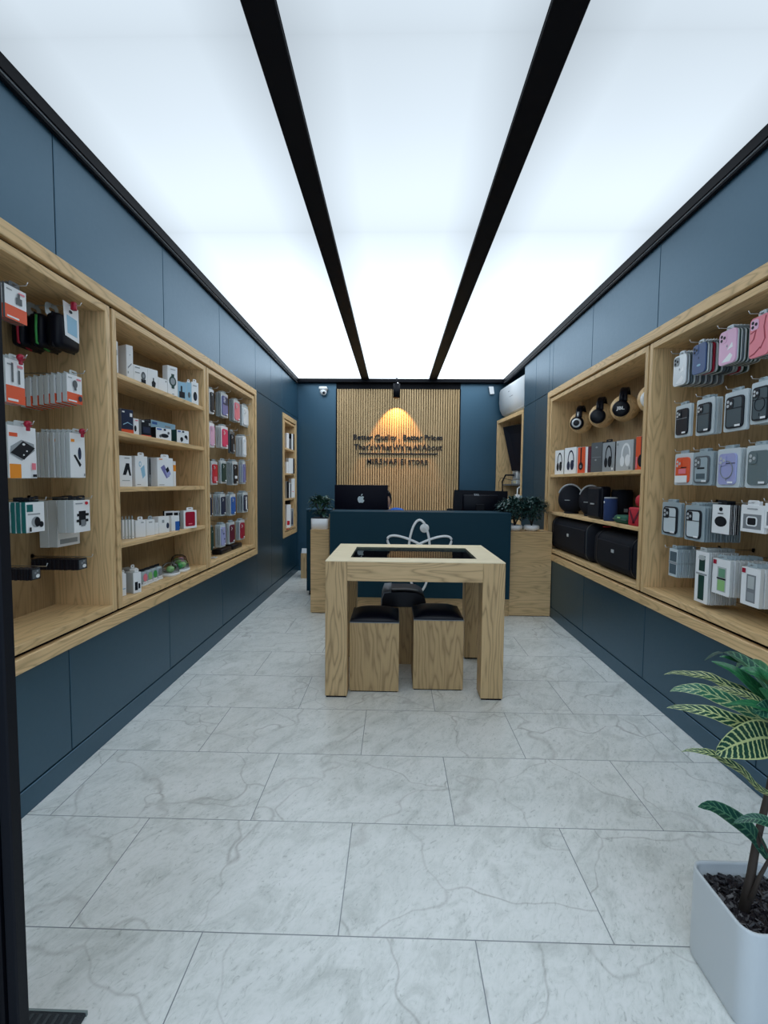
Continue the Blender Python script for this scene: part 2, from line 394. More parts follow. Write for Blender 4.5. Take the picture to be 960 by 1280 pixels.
def fit_text(me, x0, x1, z0, cap, y, th):
    """lay the lettering on the plane y, between x0 and x1, standing on z0 with capital height cap, th thick (towards -y)"""
    xs = [v.co.x for v in me.vertices]; a, b = min(xs), max(xs); zs = [v.co.z for v in me.vertices]; d = max(zs)-min(zs) or 1
    for v in me.vertices:
        x = x0+(v.co.x-a)/(b-a)*(x1-x0); z = z0+v.co.y/0.73*cap; yy = y-(v.co.z-min(zs))/d*th
        v.co = Vector((x, yy, z))*S
    return me

# ================================================================== SETTING
XL, XR, YB, ZC = -1.589, 1.731, 7.66, 3.115
ZF0, ZF1 = 0.63, 2.495                        # bottom and top of the cabinet surrounds
fl = bx(-2.6, 2.8, -1.5, 8.2, -0.06, 0, None or BLACK)
fl.mats[0] = floor_mat(); fo = struct(fl.build('floor', loc=(0,0,0)))
struct(bx(-2.6, 2.8, -1.5, 8.2, 3.22, 3.3, BLACK).build('ceiling'))
def wall_side(name, x, sg, seams, holes, yend):
    """panelled wall: panels 3 cm thick with 4 mm gaps over a dark backing; sg = +1 when the room lies towards +x"""
    mb = MB(); xa, xb = x, x-sg*0.03
    def panel(y0, y1, z0, z1):
        if y1-y0 > 0.02: mb.box(min(xa,xb), max(xa,xb), y0+0.003, y1-0.003, z0+0.003, z1-0.003, BLUE, 0.002)
    ys = [-1.5]+seams+[yend]
    for y0, y1 in zip(ys, ys[1:]):
        if y0 >= holes[0][1]-0.05:
            panel(y0, y1, ZF1, 3.10)
            cut = [h for h in holes[1:] if h[0] < y1 and h[1] > y0]
            if not cut: panel(y0, y1, 0.115, ZF1)
            for h in cut:
                panel(y0, h[0], 0.115, ZF1); panel(h[1], y1, 0.115, ZF1); panel(h[0], h[1], 0.115, h[2]); panel(h[0], h[1], h[3], ZF1)
        else:
            panel(y0, y1, ZF1, 3.10); panel(y0, y1, 0.115, ZF0)
    bk = x-sg*0.42
    mb.box(min(bk, bk-sg*0.05), max(bk, bk-sg*0.05), -1.5, yend, 0, 3.2, DARKGAP)
    b2, b3 = x-sg*0.034, x-sg*0.05           # backing right behind the panels
    X0, X1 = min(b2,b3), max(b2,b3)
    mb.box(X0, X1, -1.5, yend, ZF1-0.03, 3.2, DARKGAP); mb.box(X0, X1, -1.5, yend, 0, ZF0+0.03, DARKGAP)
    y = holes[0][1]-0.03
    for h in holes[1:]:
        mb.box(X0, X1, y, h[0]+0.03, ZF0, ZF1, DARKGAP); y = h[1]-0.03
    mb.box(X0, X1, y, yend, ZF0, ZF1, DARKGAP)
    return struct(mb.build(name))
YF = 5.33
NICHE = (6.60, 7.50, 0.66, 2.44)
wall_side('wall_left', XL, 1, [1.19, 2.21, 3.228, 4.25, YF, 5.98, 6.57], [(-1.5, YF), NICHE], YB)
wall_side('wall_right', XR, -1, [1.17, 2.19, 3.21, 4.25, 5.28, 5.40, 5.90], [(-1.5, 5.40)], 6.42)
struct(bx(XL-0.03, XL+0.0035, -1.5, YB, 0, 0.112, BLUE, 0.002).build('baseboard_left'))
struct(bx(XR-0.0035, XR+0.03, -1.5, 6.42, 0, 0.112, BLUE, 0.002).build('baseboard_right'))
mb = MB()
mb.box(-2.1, -0.965, YB, YB+0.1, 0, 3.2, BLUE); mb.box(-0.965, 1.043, YB+0.03, YB+0.1, 0, 3.2, DARKGAP); mb.box(1.043, 2.5, YB, YB+0.1, 0, 3.2, BLUE)
mb.box(-0.965, 1.043, YB-0.005, YB+0.03, 2.975, 3.2, BLACK)
struct(mb.build('wall_back'))
# recessed end of the right wall behind the air conditioner, slightly turned into the room
Q0, Q1 = Vector((XR+0.012, 6.40, 0)), Vector((1.640, YB, 0))
QD = (Q1-Q0).normalized(); QN = Vector((-QD.y, QD.x, 0))      # QN points to the room (-x)
QL = (Q1-Q0).length
QM = Matrix(((QD.x, -QN.x, 0, Q0.x), (QD.y, -QN.y, 0, Q0.y), (0, 0, 1, 0), (0, 0, 0, 1)))   # local: +x along wall away, +y into the wall, z up
# alcove opening in local coordinates: a 0.06..QL-0.03, z 0.95..2.50
A0, A1, AZ0, AZ1 = 0.03, QL-0.04, 0.90, 2.475
mb = MB()
mb.box(0.0, QL+0.1, 0.165, 0.20, AZ1, 3.2, BLUE, mx=QM); mb.box(0, QL, 0.0, 0.03, 0, AZ0, BLUE, mx=QM)
mb.box(-0.01, QL+0.2, 0.45, 0.5, 0, 3.2, DARKGAP, mx=QM)
mb.box(0, A0, 0.0, 0.03, AZ0, AZ1, BLUE, mx=QM); mb.box(A1, QL, 0.0, 0.03, AZ0, AZ1, BLUE, mx=QM)
struct(mb.build('wall_alcove'))

# ---- ceiling light panels, black beams and rim
PAN = panel_light_mat()
EDGE = 0.035
spans = [(XL+EDGE, -0.55, 'broad frosted ceiling light panel over the wall with the white boxes'),
         (-0.43, 0.524, 'narrow frosted ceiling light panel between the two black beams'),
         (0.652, XR-EDGE, 'broad frosted ceiling light panel over the wall with the headphones')]
for x0, x1, lab in spans:
    t = thing('ceiling_light_panel', lab, 'ceiling light', ((x0+x1)/2, 3.2, ZC))
    p = bx(x0+0.004, x1-0.004, -1.3, YB-0.14, ZC, ZC+0.008, PAN); part('diffuser', t, p)
    mb = MB()
    for a, b in ((x0, x0+0.02), (x1-0.02, x1)): mb.box(a, b, -1.32, YB-0.12, ZC+0.008, ZC+0.06, BLACK)
    mb.box(x0, x1, -1.32, -1.30, ZC+0.008, ZC+0.06, BLACK); mb.box(x0, x1, YB-0.14, YB-0.12, ZC+0.008, ZC+0.06, BLACK)
    part('housing', t, mb)
for i, (x0, x1) in enumerate(((-0.55, -0.43), (0.524, 0.652))):
    struct(bx(x0, x1, -1.5, YB-0.12, ZC-0.012, ZC+0.1, BLACK, 0.003).build('trim_%d' % (i+1)))
def rim(x, sg, name, yend):
    mb = MB(); a = lambda v: x+sg*v
    def b(u0, u1, z0, z1, m): mb.box(min(a(u0),a(u1)), max(a(u0),a(u1)), -1.5, yend, z0, z1, m, 0.002)
    b(0.0, EDGE, ZC-0.055, ZC+0.08, BLACK); b(0.0, EDGE-0.012, ZC-0.075, ZC-0.055, RUB)
    b(EDGE-0.014, EDGE-0.008, ZC-0.062, ZC-0.02, MIDGREY)
    return struct(mb.build(name))
rim(XL, 1, 'trim_3', YB-0.12); rim(XR, -1, 'trim_4', YB-0.12)
struct(bx(XL-0.4, XR+0.5, YB-0.12, YB-0.012, ZC-0.05, ZC+0.08, BLACK, 0.003).build('trim_5'))

# ---- slatted feature wall
t = thing('slat_panel', 'vertical oak slat feature panel on the back wall behind the counter', 'wall panel', (0.04, YB, 0))
mb = MB(); NSL = 51; x0, x1 = -0.955, 1.033; pit = (x1-x0)/NSL
for i in range(NSL):
    c = x0+pit*(i+0.5); mb.box(c-pit*0.35, c+pit*0.35, YB-0.022, YB+0.02, 0.0, 2.975, SLAT, 0.003)
part('slats', t, mb)
part('backing_board', t, bx(x0, x1, YB+0.018, YB+0.029, 0, 2.975, M('walnut_backing', (0.15, 0.10, 0.055, 1), 0.7)))
for nm, xa, xb in (('edge_trim', x0-0.012, x0), ('edge_trim', x1, x1+0.012)): part(nm, t, bx(xa, xb, YB-0.03, YB+0.02, 0, 2.975, BLACK))
# lettering
sg_ = thing('wall_lettering', 'black raised slogan and store name lettering on the oak slats', 'sign', (0.04, YB-0.024, 1.78))
SX = lambda c: -0.68+(c-83)/765*1.443
LINES = [('slogan_word', w_, SX(u0), SX(u1), 2.164, 0.086, 0.016) for w_, u0, u1 in (('Better',83,252),('Quality',270,452),(',',470,482),('Better',508,678),('Prices',693,848))]
LINES += [('slogan_word', w_, SX(u0), SX(u1), 2.000, 0.097, 0.006) for w_, u0, u1 in (("That's",90,252),('What',263,416),("We're",424,584),('All',596,664),('About',672,846))]
LINES += [('store_name_word', 'MIRSHAFIEI', -0.456, 0.165, 1.770, 0.092, 0.006), ('store_name_word', 'STORE', 0.215, 0.522, 1.772, 0.072, 0.010)]
for nm, txt, xa, xb, zb, cap, bold in LINES:
    me = fit_text(text_mesh(txt, SIGNK, bold, 0.004, 1.16 if nm.startswith('store') else 1.04), xa, xb, zb, cap, YB-0.023, 0.015)
    o = bpy.data.objects.new(nm, me); C.objects.link(o); o.parent = sg_
    for v in me.vertices: v.co -= sg_.location
part('underline', sg_, bx(-0.587, 0.689, YB-0.038, YB-0.023, 1.931, 1.949, SIGNK))

# ================================================================== CABINETS
def surround(side, y0, y1, z0, z1, label, w=0.065, inner=()):
    x = XL if side == 'L' else XR; sg = 1 if side == 'L' else -1
    xa, xb = sorted((x-sg*0.05, x+sg*0.012))
    t = thing('wooden_surround', label, 'frame', (x, (y0+y1)/2, z0))
    part('rail', t, bx(xa, xb, y0, y1, z0, z0+w, OY, 0.003)); part('rail', t, bx(xa, xb, y0, y1, z1-w, z1, OY, 0.003))
    part('stile', t, bx(xa, xb, y0, y0+w, z0+w, z1-w, OZ, 0.003)); part('stile', t, bx(xa, xb, y1-w, y1, z0+w, z1-w, OZ, 0.003))
    ga, gb = sorted((x-sg*0.022, x-sg*0.048))
    if inner:
        a, b, c_, d = y0+w-0.004, y1-w+0.004, z0+w-0.004, z1-w+0.004; g = 0.026
        mb = MB().box(ga, gb, a, b, c_, c_+g, DARKGAP).box(ga, gb, a, b, d-g, d, DARKGAP).box(ga, gb, a, a+g, c_+g, d-g, DARKGAP).box(ga, gb, b-g, b, c_+g, d-g, DARKGAP)
        for y in inner: mb.box(ga, gb, y-0.012, y+0.012, c_+g, d-g, DARKGAP)
        part('gap_shade_strip', t, mb)  # dark filler strips painted in for the shade of the gaps
    return t
def cabinet(side, y0, y1, z0, z1, depth, shelves, label, shelf_th=0.029, bd=0.038):
    x = XL if side == 'L' else XR; sg = 1 if side == 'L' else -1
    t = thing('display_cabinet', label, 'cabinet', (x-sg*depth/2, (y0+y1)/2, z0))
    f, b = x+sg*0.004, x-sg*depth
    xa, xb = sorted((f, b))
    part('side_panel', t, bx(xa, xb, y0, y0+bd, z0, z1, OZ, 0.002)); part('side_panel', t, bx(xa, xb, y1-bd, y1, z0, z1, OZ, 0.002))
    part('bottom_panel', t, bx(xa, xb, y0+bd, y1-bd, z0, z0+bd, OY, 0.002)); part('top_panel', t, bx(xa, xb, y0+bd, y1-bd, z1-bd, z1, OY, 0.002))
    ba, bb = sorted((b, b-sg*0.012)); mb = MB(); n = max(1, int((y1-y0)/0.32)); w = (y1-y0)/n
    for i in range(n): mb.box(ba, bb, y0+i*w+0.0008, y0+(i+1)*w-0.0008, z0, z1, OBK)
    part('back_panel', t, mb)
    sa, sb = sorted((x-sg*0.004, b))
    for z in shelves: part('shelf', t, bx(sa, sb, y0+bd, y1-bd, z-shelf_th, z, OY, 0.002))
    return t
surround('L', 0.60, YF, ZF0, ZF1, 'long oak surround framing the cabinets on the white box wall', inner=(2.616, 3.931, 1.27))
surround('R', 0.60, 5.40, ZF0, ZF1, 'long oak surround framing the cabinets on the headphone wall', inner=(3.290, 1.29))
CZ0, CZ1 = 0.715, 2.412
L1 = cabinet('L', 1.28, 2.606, CZ0, CZ1, 0.33, [], 'oak hook cabinet beside the black door post, orange and white boxes')
L2 = cabinet('L', 2.626, 3.921, CZ0, CZ1, 0.27, [2.072, 1.742, 1.418, 1.090], 'oak shelf cabinet with four shelves of white boxes')
L3 = cabinet('L', 3.941, 5.248, CZ0, CZ1, 0.30, [], 'oak hook cabinet of phone cases next to the white box shelves')
R2 = cabinet('R', 3.300, 5.318, CZ0, CZ1, 0.33, [1.567, 1.158], 'oak shelf cabinet holding headphones and big black speakers')
R1 = cabinet('R', 1.30, 3.280, CZ0, CZ1, 0.33, [], 'oak hook cabinet of phone cases above the potted croton')
surround('L', NICHE[0], NICHE[1], NICHE[2], NICHE[3], 'small oak surround of the narrow shelf niche near the back corner', 0.07, inner=(NICHE[0]+0.078,))
L4 = cabinet('L', NICHE[0]+0.085, NICHE[1]-0.085, NICHE[2]+0.085, NICHE[3]-0.085, 0.2, [1.965, 1.595, 1.22], 'narrow oak shelf niche near the back corner', bd=0.03)

# ================================================================== ITEM MAKERS (own frame: front towards -y, x along the front)
def put_art(mb, art, w, h, z0, y=0.0):
    for a in art or []:
        k, m = a[0], a[-1]
        X = lambda u: (u-0.5)*w
        Z = lambda v: z0+v*h
        if k == 'r': pts = [(X(a[1]), Z(a[2])), (X(a[3]), Z(a[2])), (X(a[3]), Z(a[4])), (X(a[1]), Z(a[4]))]
        elif k == 'e': pts = ell(X(a[1]), Z(a[2]), a[3]*w, a[4]*h)
        else: pts = [(X(u), Z(v)) for u, v in a[1]]
        d = 0.0006+0.0003*(a[2] if k == 'p' and len(a) > 3 else 0)
        mb.prism(pts, m, (0, y, 0), (1,0,0), (0,0,1), d*1.0)
    return mb
def art_layers(mb, art, w, h, z0, y=0.0):
    for i, a in enumerate(art or []):
        put_art(mb, [a], w, h, z0, y-0.0007*i)
def box_mesh(w, t, h, side, front, art, hang):
    z0 = -h if hang else 0
    mb = MB(); mb.box(-w/2, w/2, 0, t, z0, z0+h, side, min(0.002, t*0.2))
    mb.prism([(-w/2+0.001, z0+0.001), (w/2-0.001, z0+0.001), (w/2-0.001, z0+h-0.001), (-w/2+0.001, z0+h-0.001)], front, (0, 0.0003, 0), depth=0.0008)
    art_layers(mb, art, w, h, z0, -0.0006)
    return mb
def tab_mesh(w, m, z=0.0, h=0.028, y=0.004):
    mb = MB(); o, i = rrect(w, h, h*0.35, 3, 0, z+h/2-0.004), ell(0, z+h*0.5, w*0.22, h*0.16, 16)
    # ring-shaped tab: outer rounded outline stitched to the hole
    vo = [mb.bm.verts.new(Vector((p, y, q))) for p, q in o]; vo2 = [mb.bm.verts.new(Vector((p, y+0.0015, q))) for p, q in o]
    n = len(vo)
    ring = []
    for p, q in o:
        a = math.atan2(q-(z+h*0.5), p); ring.append((w*0.22*math.cos(a), z+h*0.5+h*0.16*math.sin(a)))
    vi = [mb.bm.verts.new(Vector((p, y, q))) for p, q in ring]; vi2 = [mb.bm.verts.new(Vector((p, y+0.0015, q))) for p, q in ring]
    fs = []
    for k in range(n):
        j = (k+1) % n
        for A in ([vo[k], vo[j], vi[j], vi[k]], [vo2[j], vo2[k], vi2[k], vi2[j]], [vo[j], vo[k], vo2[k], vo2[j]], [vi[k], vi[j], vi2[j], vi2[k]]):
            try: fs.append(mb.bm.faces.new(A))
            except ValueError: pass
    mb._fin(fs, m); return mb
APPLE = [(0.0,0.62),(0.10,0.68),(0.24,0.70),(0.38,0.62),(0.42,0.55),(0.33,0.46),(0.30,0.34),(0.34,0.20),(0.46,0.11),(0.40,-0.04),(0.30,-0.18),(0.18,-0.24),(0.06,-0.20),(-0.06,-0.20),(-0.18,-0.24),(-0.30,-0.18),(-0.42,0.02),(-0.48,0.26),(-0.44,0.48),(-0.34,0.62),(-0.20,0.69),(-0.08,0.66)]
APPLE_LEAF = [(0.0,0.74),(0.02,0.88),(0.10,0.99),(0.22,1.04),(0.21,0.92),(0.14,0.80)]
def apple_mark(mb, cx, cz, s, m, y, depth=0.001):
    mb.prism([(cx+p*s, cz+(q-0.3)*s) for p, q in APPLE], m, (0, y, 0), depth=depth)
    mb.prism([(cx+p*s, cz+(q-0.3)*s) for p, q in APPLE_LEAF], m, (0, y, 0), depth=depth)
def case_shell(mb, w, h, cz, col, y, th=0.010):
    mb.prism(rrect(w, h, w*0.17, 4, 0, cz), col, (0, y+th, 0), depth=th, smooth=True)
def cam_island(mb, w, h, cz, y, style, ring, lens):
    cx = -w*0.24; k = w*0.21
    if style == 'strip': mb.prism(rrect(w*0.24, h*0.26, w*0.1, 4, cx, cz+h*0.32), ring, (0, y, 0), depth=0.002); spots = [(cx, cz+h*0.40), (cx, cz+h*0.32), (cx, cz+h*0.24)]
    else:
        mb.prism(rrect(k*2, k*2, k*0.5, 4, cx, cz+h/2-k*1.35), ring, (0, y, 0), depth=0.002); c = cz+h/2-k*1.35
        spots = [(cx-k*0.42, c+k*0.42), (cx+k*0.42, c-k*0.42)] if style == 'two' else [(cx-k*0.42, c+k*0.42), (cx-k*0.42, c-k*0.42), (cx+k*0.42, c)]
    for p, q in spots: mb.prism(ell(p, q, k*0.32, k*0.32, 12), lens, (0, y-0.002, 0), depth=0.0015)

# ---- placing
def side_rz(side, a=0): return (PI/2-a) if side == 'L' else (-PI/2+a)
def hook(cab, side, X0, X1, y, z):
    sg = 1 if side == 'L' else -1
    mb = MB().tube([(X0, y, z), (X1, y, z), (X1+sg*0.006, y, z+0.014)], 0.0022, STEEL, 6)
    mb.box(min(X0, X0-sg*0.004), max(X0, X0-sg*0.004), y-0.012, y+0.012, z-0.012, z+0.012, STEEL)
    part('hook', cab, mb)
CABP = {'L1': (L1, 'L', XL-0.33), 'L3': (L3, 'L', XL-0.30), 'R1': (R1, 'R', XR+0.33)}
def stack(cabk, crop, px, xs, n, kind, col, label, behind, group, Xf=None, art=None, side_m=None, style='three', back=None, cols=None,
          border=None, tabm=None, lock=False, tilt=0, tabtop=True, t_fill=0.8, drop=0, sticker=True):
    """one hook: the front article measured in the photograph, n more of its kind behind it on the same hook"""
    cab, side, Xb = CABP[cabk]; sg = 1 if side == 'L' else -1
    Xf = Xf if Xf is not None else (XL-0.05 if side == 'L' else XR+0.045)
    x0, x1, y0, y1 = px; a = cp(crop, x0, (y0+y1)/2); b = cp(crop, x1, (y0+y1)/2); m = ((a[0]+b[0])/2, 0)
    Pa, Pb = onX(a[0], a[1], Xf), onX(b[0], b[1], Xf)
    top, bot = onX(m[0], cp(crop, 0, y0)[1], Xf).z, onX(m[0], cp(crop, 0, y1)[1], Xf).z
    w, h, yc = abs(Pb.y-Pa.y), top-bot, (Pa.y+Pb.y)/2
    rz = side_rz(side)
    # spines: how deep the stack reaches, read along its visible edge
    near = min(Pa.y, Pb.y)
    e = cp(crop, xs, (y0+y1)/2); q = ray(*e); Xdeep = q.x/q.y*near
    Xdeep = max(Xdeep, Xb+0.02) if side == 'L' else min(Xdeep, Xb-0.02)
    pitch = max(0.004, abs(Xf-Xdeep)/max(1, n+1))
    th = pitch*t_fill
    loc = (Xf, yc, top); name = {'bare': 'phone_case', 'pack': 'phone_case_pack', 'box': 'accessory_box'}[kind]
    cat = {'bare': 'phone case', 'pack': 'phone case', 'box': 'box'}[kind]
    hz = top+0.010
    if kind == 'box':
        o = box_mesh(w, th, h, side_m or SPINE, WHITE if col is None else col, art, True).build(name, loc=loc, rz=rz)
        if tabtop: lpart('hang_tab', o, tab_mesh(w*0.5, tabm or side_m or SPINE))
        bmsh = box_mesh(w, th, h, side_m or SPINE, WHITE if col is None else col, art[:3] if art else None, True)
        if tabtop: bmsh.box(-w*0.25, w*0.25, 0.003, 0.0045, 0, 0.02, tabm or side_m or SPINE)
        back_meshes = [bmsh.mesh(name)]
    elif kind == 'bare':
        mb = MB(); case_shell(mb, w, h, -h/2, col, 0, 0.012)
        for d in art or []: d(mb, w, h)
        o = mb.build(name, loc=loc, rz=rz)
        c = MB(); cam_island(c, w, h, -h/2, -0.0002, style, border or col, INK); lpart('camera_frame', o, c)
        lpart('hang_tab', o, tab_mesh(w*0.42, CLEARP, -0.004, 0.034, 0.012))
        back_meshes = []
        for cc in (cols or [CLEARP, SMOKE]):
            mb = MB(); case_shell(mb, w, h, -h/2, cc, 0, min(0.010, th)); mb.box(-w*0.2, w*0.2, 0.004, 0.0055, -0.01, 0.026, CLEARP); back_meshes.append(mb.mesh(name))
    else:
        bk = back or CLEARW
        mb = MB(); mb.prism(rrect(w, h, w*0.06, 3, 0, -h/2), bk, (0, 0.004, 0), depth=0.003)
        o = mb.build(name, loc=loc, rz=rz)
        cw, ch, cz = w*0.74, h*0.80, -h*0.53
        mb = MB(); case_shell(mb, cw, ch, cz, border or col, -0.008, 0.009)
        if border: mb.prism(rrect(cw*0.84, ch*0.90, cw*0.12, 4, 0, cz), col, (0, -0.008, 0), depth=0.0012)
        for d in art or []: d(mb, cw, ch, cz)
        c = lpart('phone_case', o, mb)
        mb = MB(); cam_island(mb, cw, ch, cz, -0.0095, style, (border or col), SILVER); lpart('camera_frame', c, mb)
        lpart('hang_tab', o, tab_mesh(w*0.4, CLEARP, 0, 0.022, 0.002))
        if sticker: lpart('price_sticker', o, bx(w*0.08, w*0.30, -0.0125, -0.011, -h*0.90, -h*0.85, WHITE))
        back_meshes = []
        for cc in (cols or [col]):
            mb = MB(); mb.prism(rrect(w, h, w*0.06, 3, 0, -h/2), bk, (0, 0.003, 0), depth=0.0025)
            case_shell(mb, cw, ch, cz, cc, -min(0.008, th*0.6), min(0.008, th*0.6)); mb.box(-w*0.2, w*0.2, 0.001, 0.0025, -0.004, 0.02, CLEARP); back_meshes.append(mb.mesh(name))
    tag(o, label, cat, group)
    for k in range(n):
        c = bpy.data.objects.new(name, back_meshes[k % len(back_meshes)]); C.objects.link(c)
        jit = random.uniform(-0.003, 0.003)
        c.location = Vector((Xf-sg*pitch*(k+1), yc+jit, top-0.002*random.random()-drop*(k+1)))*S; c.rotation_euler.z = rz+random.uniform(-0.02, 0.02)
        tag(c, behind, cat, group)
    hook(cab, side, Xb, Xf+sg*0.05, yc, hz)
    if lock:
        lk = MB(); lk.lathe([(0.0,-0.012),(0.013,-0.010),(0.016,0.0),(0.013,0.010),(0.0,0.012)], CRIM, (0,0,0), 14, 'y'); lk.box(-0.007, 0.007, -0.006, 0.006, -0.03, -0.008, CRIM, 0.002)
        lk = lk.build('hook_lock', loc=(Xf+sg*0.028, yc, hz), rz=rz)
        tag(lk, 'dark red stop lock on the hook of the '+lock, 'lock')
    return o
def on_shelf(side, crop, px, ytop, zs, t, kind='box', Xa=None, yaw=0.0, side_m=None, front=None, art=None, label='', name='product_box', cat='box', tab=None, group=None, back=0.03):
    """a box standing on a shelf: front edges px (x0, x1) and top ytop measured in the photograph"""
    sg = 1 if side == 'L' else -1; x = XL if side == 'L' else XR
    Xa = Xa if Xa is not None else x-sg*back
    a = cp(crop, px[0], ytop); A = onX(a[0], a[1], Xa); b = cp(crop, px[1], ytop); r = ray(*b)
    rz = side_rz(side, yaw); d = Vector((math.cos(rz), math.sin(rz), 0))
    w = -(A.x*r.y-A.y*r.x)/(d.x*r.y-d.y*r.x)
    h = A.z-zs
    c = Vector((A.x, A.y, 0))+d*w/2
    o = box_mesh(w, t, h, side_m or WHITE, front or WHITE, art, False).build(name, loc=(c.x, c.y, zs), rz=rz)
    tag(o, label, cat, group)
    if tab: lpart('hang_tab', o, tab_mesh(w*0.5, tab, h))
    return o, w, h
WORLD, EXPO = 0.95, 0.48
# ================================================================== HOOK CABINET BESIDE THE DOOR POST
P1 = 'hook cabinet beside the black door post'
NQ_ART = lambda dark=INK, split=0.42: [('r',0,0,1,split,ORANGE), ('r',0.08,0.05,0.62,0.10,WHITE), ('r',0.08,0.86,0.32,0.89,GREYP), ('r',0.62,0.84,0.9,0.9,CORAL)]
XA = XL-0.06
stack('L1','l1',(38,210,258,520),-60,3,'box',WHITE,'white and orange charger box, front of the topmost hook by the black door post',
      'grey sided box behind the topmost white and orange charger box by the door post','charger boxes on the topmost hook',XA,
      art=NQ_ART()+[('r',0.48,0.52,0.76,0.72,DKGREY),('r',0.55,0.72,0.66,0.86,DKGREY)],side_m=DKGREY,lock=None)
# black zip cases hanging from header cards
def pouch(loc, rz, w, t, h, hdr, label, strap=None, hdr_m=WHITE):
    mb = MB(); mb.box(-w/2, w/2, 0, t, -h, 0, PLASTIC_K, min(t*0.35, 0.03), 3)
    mb.box(-w/2-0.001, w/2+0.001, t*0.46, t*0.54, -h-0.001, 0.001, RUB, 0.004)
    o = mb.build('zip_case', loc=loc, rz=rz); tag(o, label, 'case', None)
    if hdr:
        c = MB(); c.prism([(-w*0.28,-h*0.62),(w*0.36,-h*0.70),(w*0.36,h*0.30),(-w*0.34,h*0.36)], hdr_m, (0,-0.002,0), depth=0.0015)
        c.prism([(-w*0.18,-h*0.52),(w*0.26,-h*0.56),(w*0.26,-h*0.05),(-w*0.2,0)], LBLUE, (0,-0.0045,0), depth=0.0006)
        c.prism(ell(-0.02*w,h*0.12,w*0.08,h*0.05,10), INK, (0,-0.0045,0), depth=0.0006)
        lpart('header_card', o, c)
    else:
        lpart('hang_tab', o, tab_mesh(w*0.6, CLEARP, 0, 0.07))
    if strap: lpart('strap', o, MB().tube([(-w/2-0.004, t*0.3, -h*0.1), (-w/2-0.008, t*0.3, -h*0.5), (-w/2-0.002, t*0.35, -h*0.9), (0, t*0.35, -h-0.004)], 0.006, strap, 6))
    return o
q = onX(*cp('l1',555,600), XA); wv = 0.16
pouch((XA, q.y+0.01, q.z+0.075), side_rz('L'), wv, 0.075, 0.17, True, 'black zip case with a white picture card, front of a top hook by the post')
pouch((XA-0.085, q.y+0.005, q.z+0.07), side_rz('L'), wv, 0.075, 0.165, False, 'black zip case with a green cord, second on its hook by the door post', GREEN)
pouch((XA-0.170, q.y-0.005, q.z+0.065), side_rz('L'), wv, 0.07, 0.16, False, 'black zip case with a pink cord, deepest on its hook by the door post', CRIM)
hook(L1,'L',XL-0.33,XA+0.06,q.y,q.z+0.125)
lk = bx(-0.012,0.012,-0.012,0.012,-0.022,0.02,CRIM,0.006,2).build('hook_lock',loc=(XA+0.03,q.y-0.005,q.z+0.12)); tag(lk,'dark red stop lock on the hook of the black zip cases','lock')
stack('L1','l1',(45,195,835,1180),-60,3,'box',WHITE,'white and orange cable box with two grey plugs, second hook row by the door post',
      'grey sided box behind the cable box with two grey plugs','cable boxes on the second row',XA,
      art=NQ_ART(split=0.4)+[('r',0.28,0.48,0.38,0.92,DKGREY),('r',0.62,0.46,0.72,0.78,DKGREY)],side_m=SPINE,lock='white and orange cable box')
stack('L1','l1',(535,655,955,1178),150,7,'box',WHITE,'small white and orange box with a grey plug, beside the row of grey box spines',
      'slim grey sided box behind the small white and orange plug box','slim boxes on the second row',XA,
      art=NQ_ART(split=0.36)+[('e',0.5,0.68,0.16,0.14,DKGREY),('r',0.44,0.46,0.58,0.62,DKGREY),('e',0.82,0.2,0.12,0.1,NAVY)],side_m=SPINE,drop=0.004)
stack('L1','l2',(65,290,212,626),-90,2,'box',WHITE,'tall white adapter box with a black power cube picture, middle row by the door post',
      'white adapter box behind the black power cube one','adapter boxes on the middle row',XA,
      art=[('r',0.03,0.0,0.42,0.27,AMBER),('r',0.04,0.79,0.32,0.86,ORANGE),('p',[(0.05,0.46),(0.45,0.34),(0.92,0.55),(0.90,0.68),(0.45,0.74),(0.08,0.60)],GREYP),
           ('p',[(0.06,0.48),(0.52,0.36),(0.93,0.60),(0.50,0.72)],INK),('e',0.52,0.655,0.05,0.022,WHITE),('e',0.62,0.53,0.03,0.015,WHITE),('e',0.5,0.45,0.03,0.015,WHITE),('r',0.78,0.17,0.92,0.3,CORAL),('r',0.8,0.03,0.94,0.08,INK)],
      side_m=SPINE,lock='tall white adapter box')
stack('L1','l2',(560,680,268,622),262,6,'box',WHITE,'white earbud box with two black capsules, middle row by the door post',
      'grey spined earbud box behind the two black capsules one','earbud boxes on the middle row',XA,
      art=[('p',[(0.22,0.50),(0.33,0.52),(0.72,0.30),(0.62,0.24)],INK),('e',0.62,0.55,0.11,0.14,NAVY),('r',0.06,0.80,0.28,0.86,AMBER),('r',0.86,0.04,0.94,0.10,GREYP)],side_m=SPINE,lock='white earbud box with two black capsules')
stack('L1','l2',(205,355,815,1058),30,3,'box',WHITE,'teal sided mount box with a round disc picture, fourth row by the door post',
      'teal sided box behind the round disc mount box','teal mount boxes on the fourth row',XA,
      art=[('r',0.06,0.68,0.38,0.92,TEAL),('r',0.1,0.58,0.75,0.62,GREYP),('e',0.52,0.34,0.24,0.18,GREYP),('e',0.58,0.34,0.15,0.16,INK),('e',0.78,0.25,0.12,0.10,INK),('r',0.14,0.04,0.24,0.18,INK)],side_m=TEAL,tabm=INK)
stack('L1','l2',(455,635,800,1165),305,1,'box',WHITE,'large white and grey car mount box, partly hidden behind the smaller mount box',
      'grey and red box behind the large car mount box','large mount boxes on the fourth row',XA-0.10,
      art=[('r',0.1,0.06,0.88,0.16,GREYP),('e',0.12,0.42,0.08,0.06,INK)],side_m=SPINE,tabm=INK,t_fill=0.95)
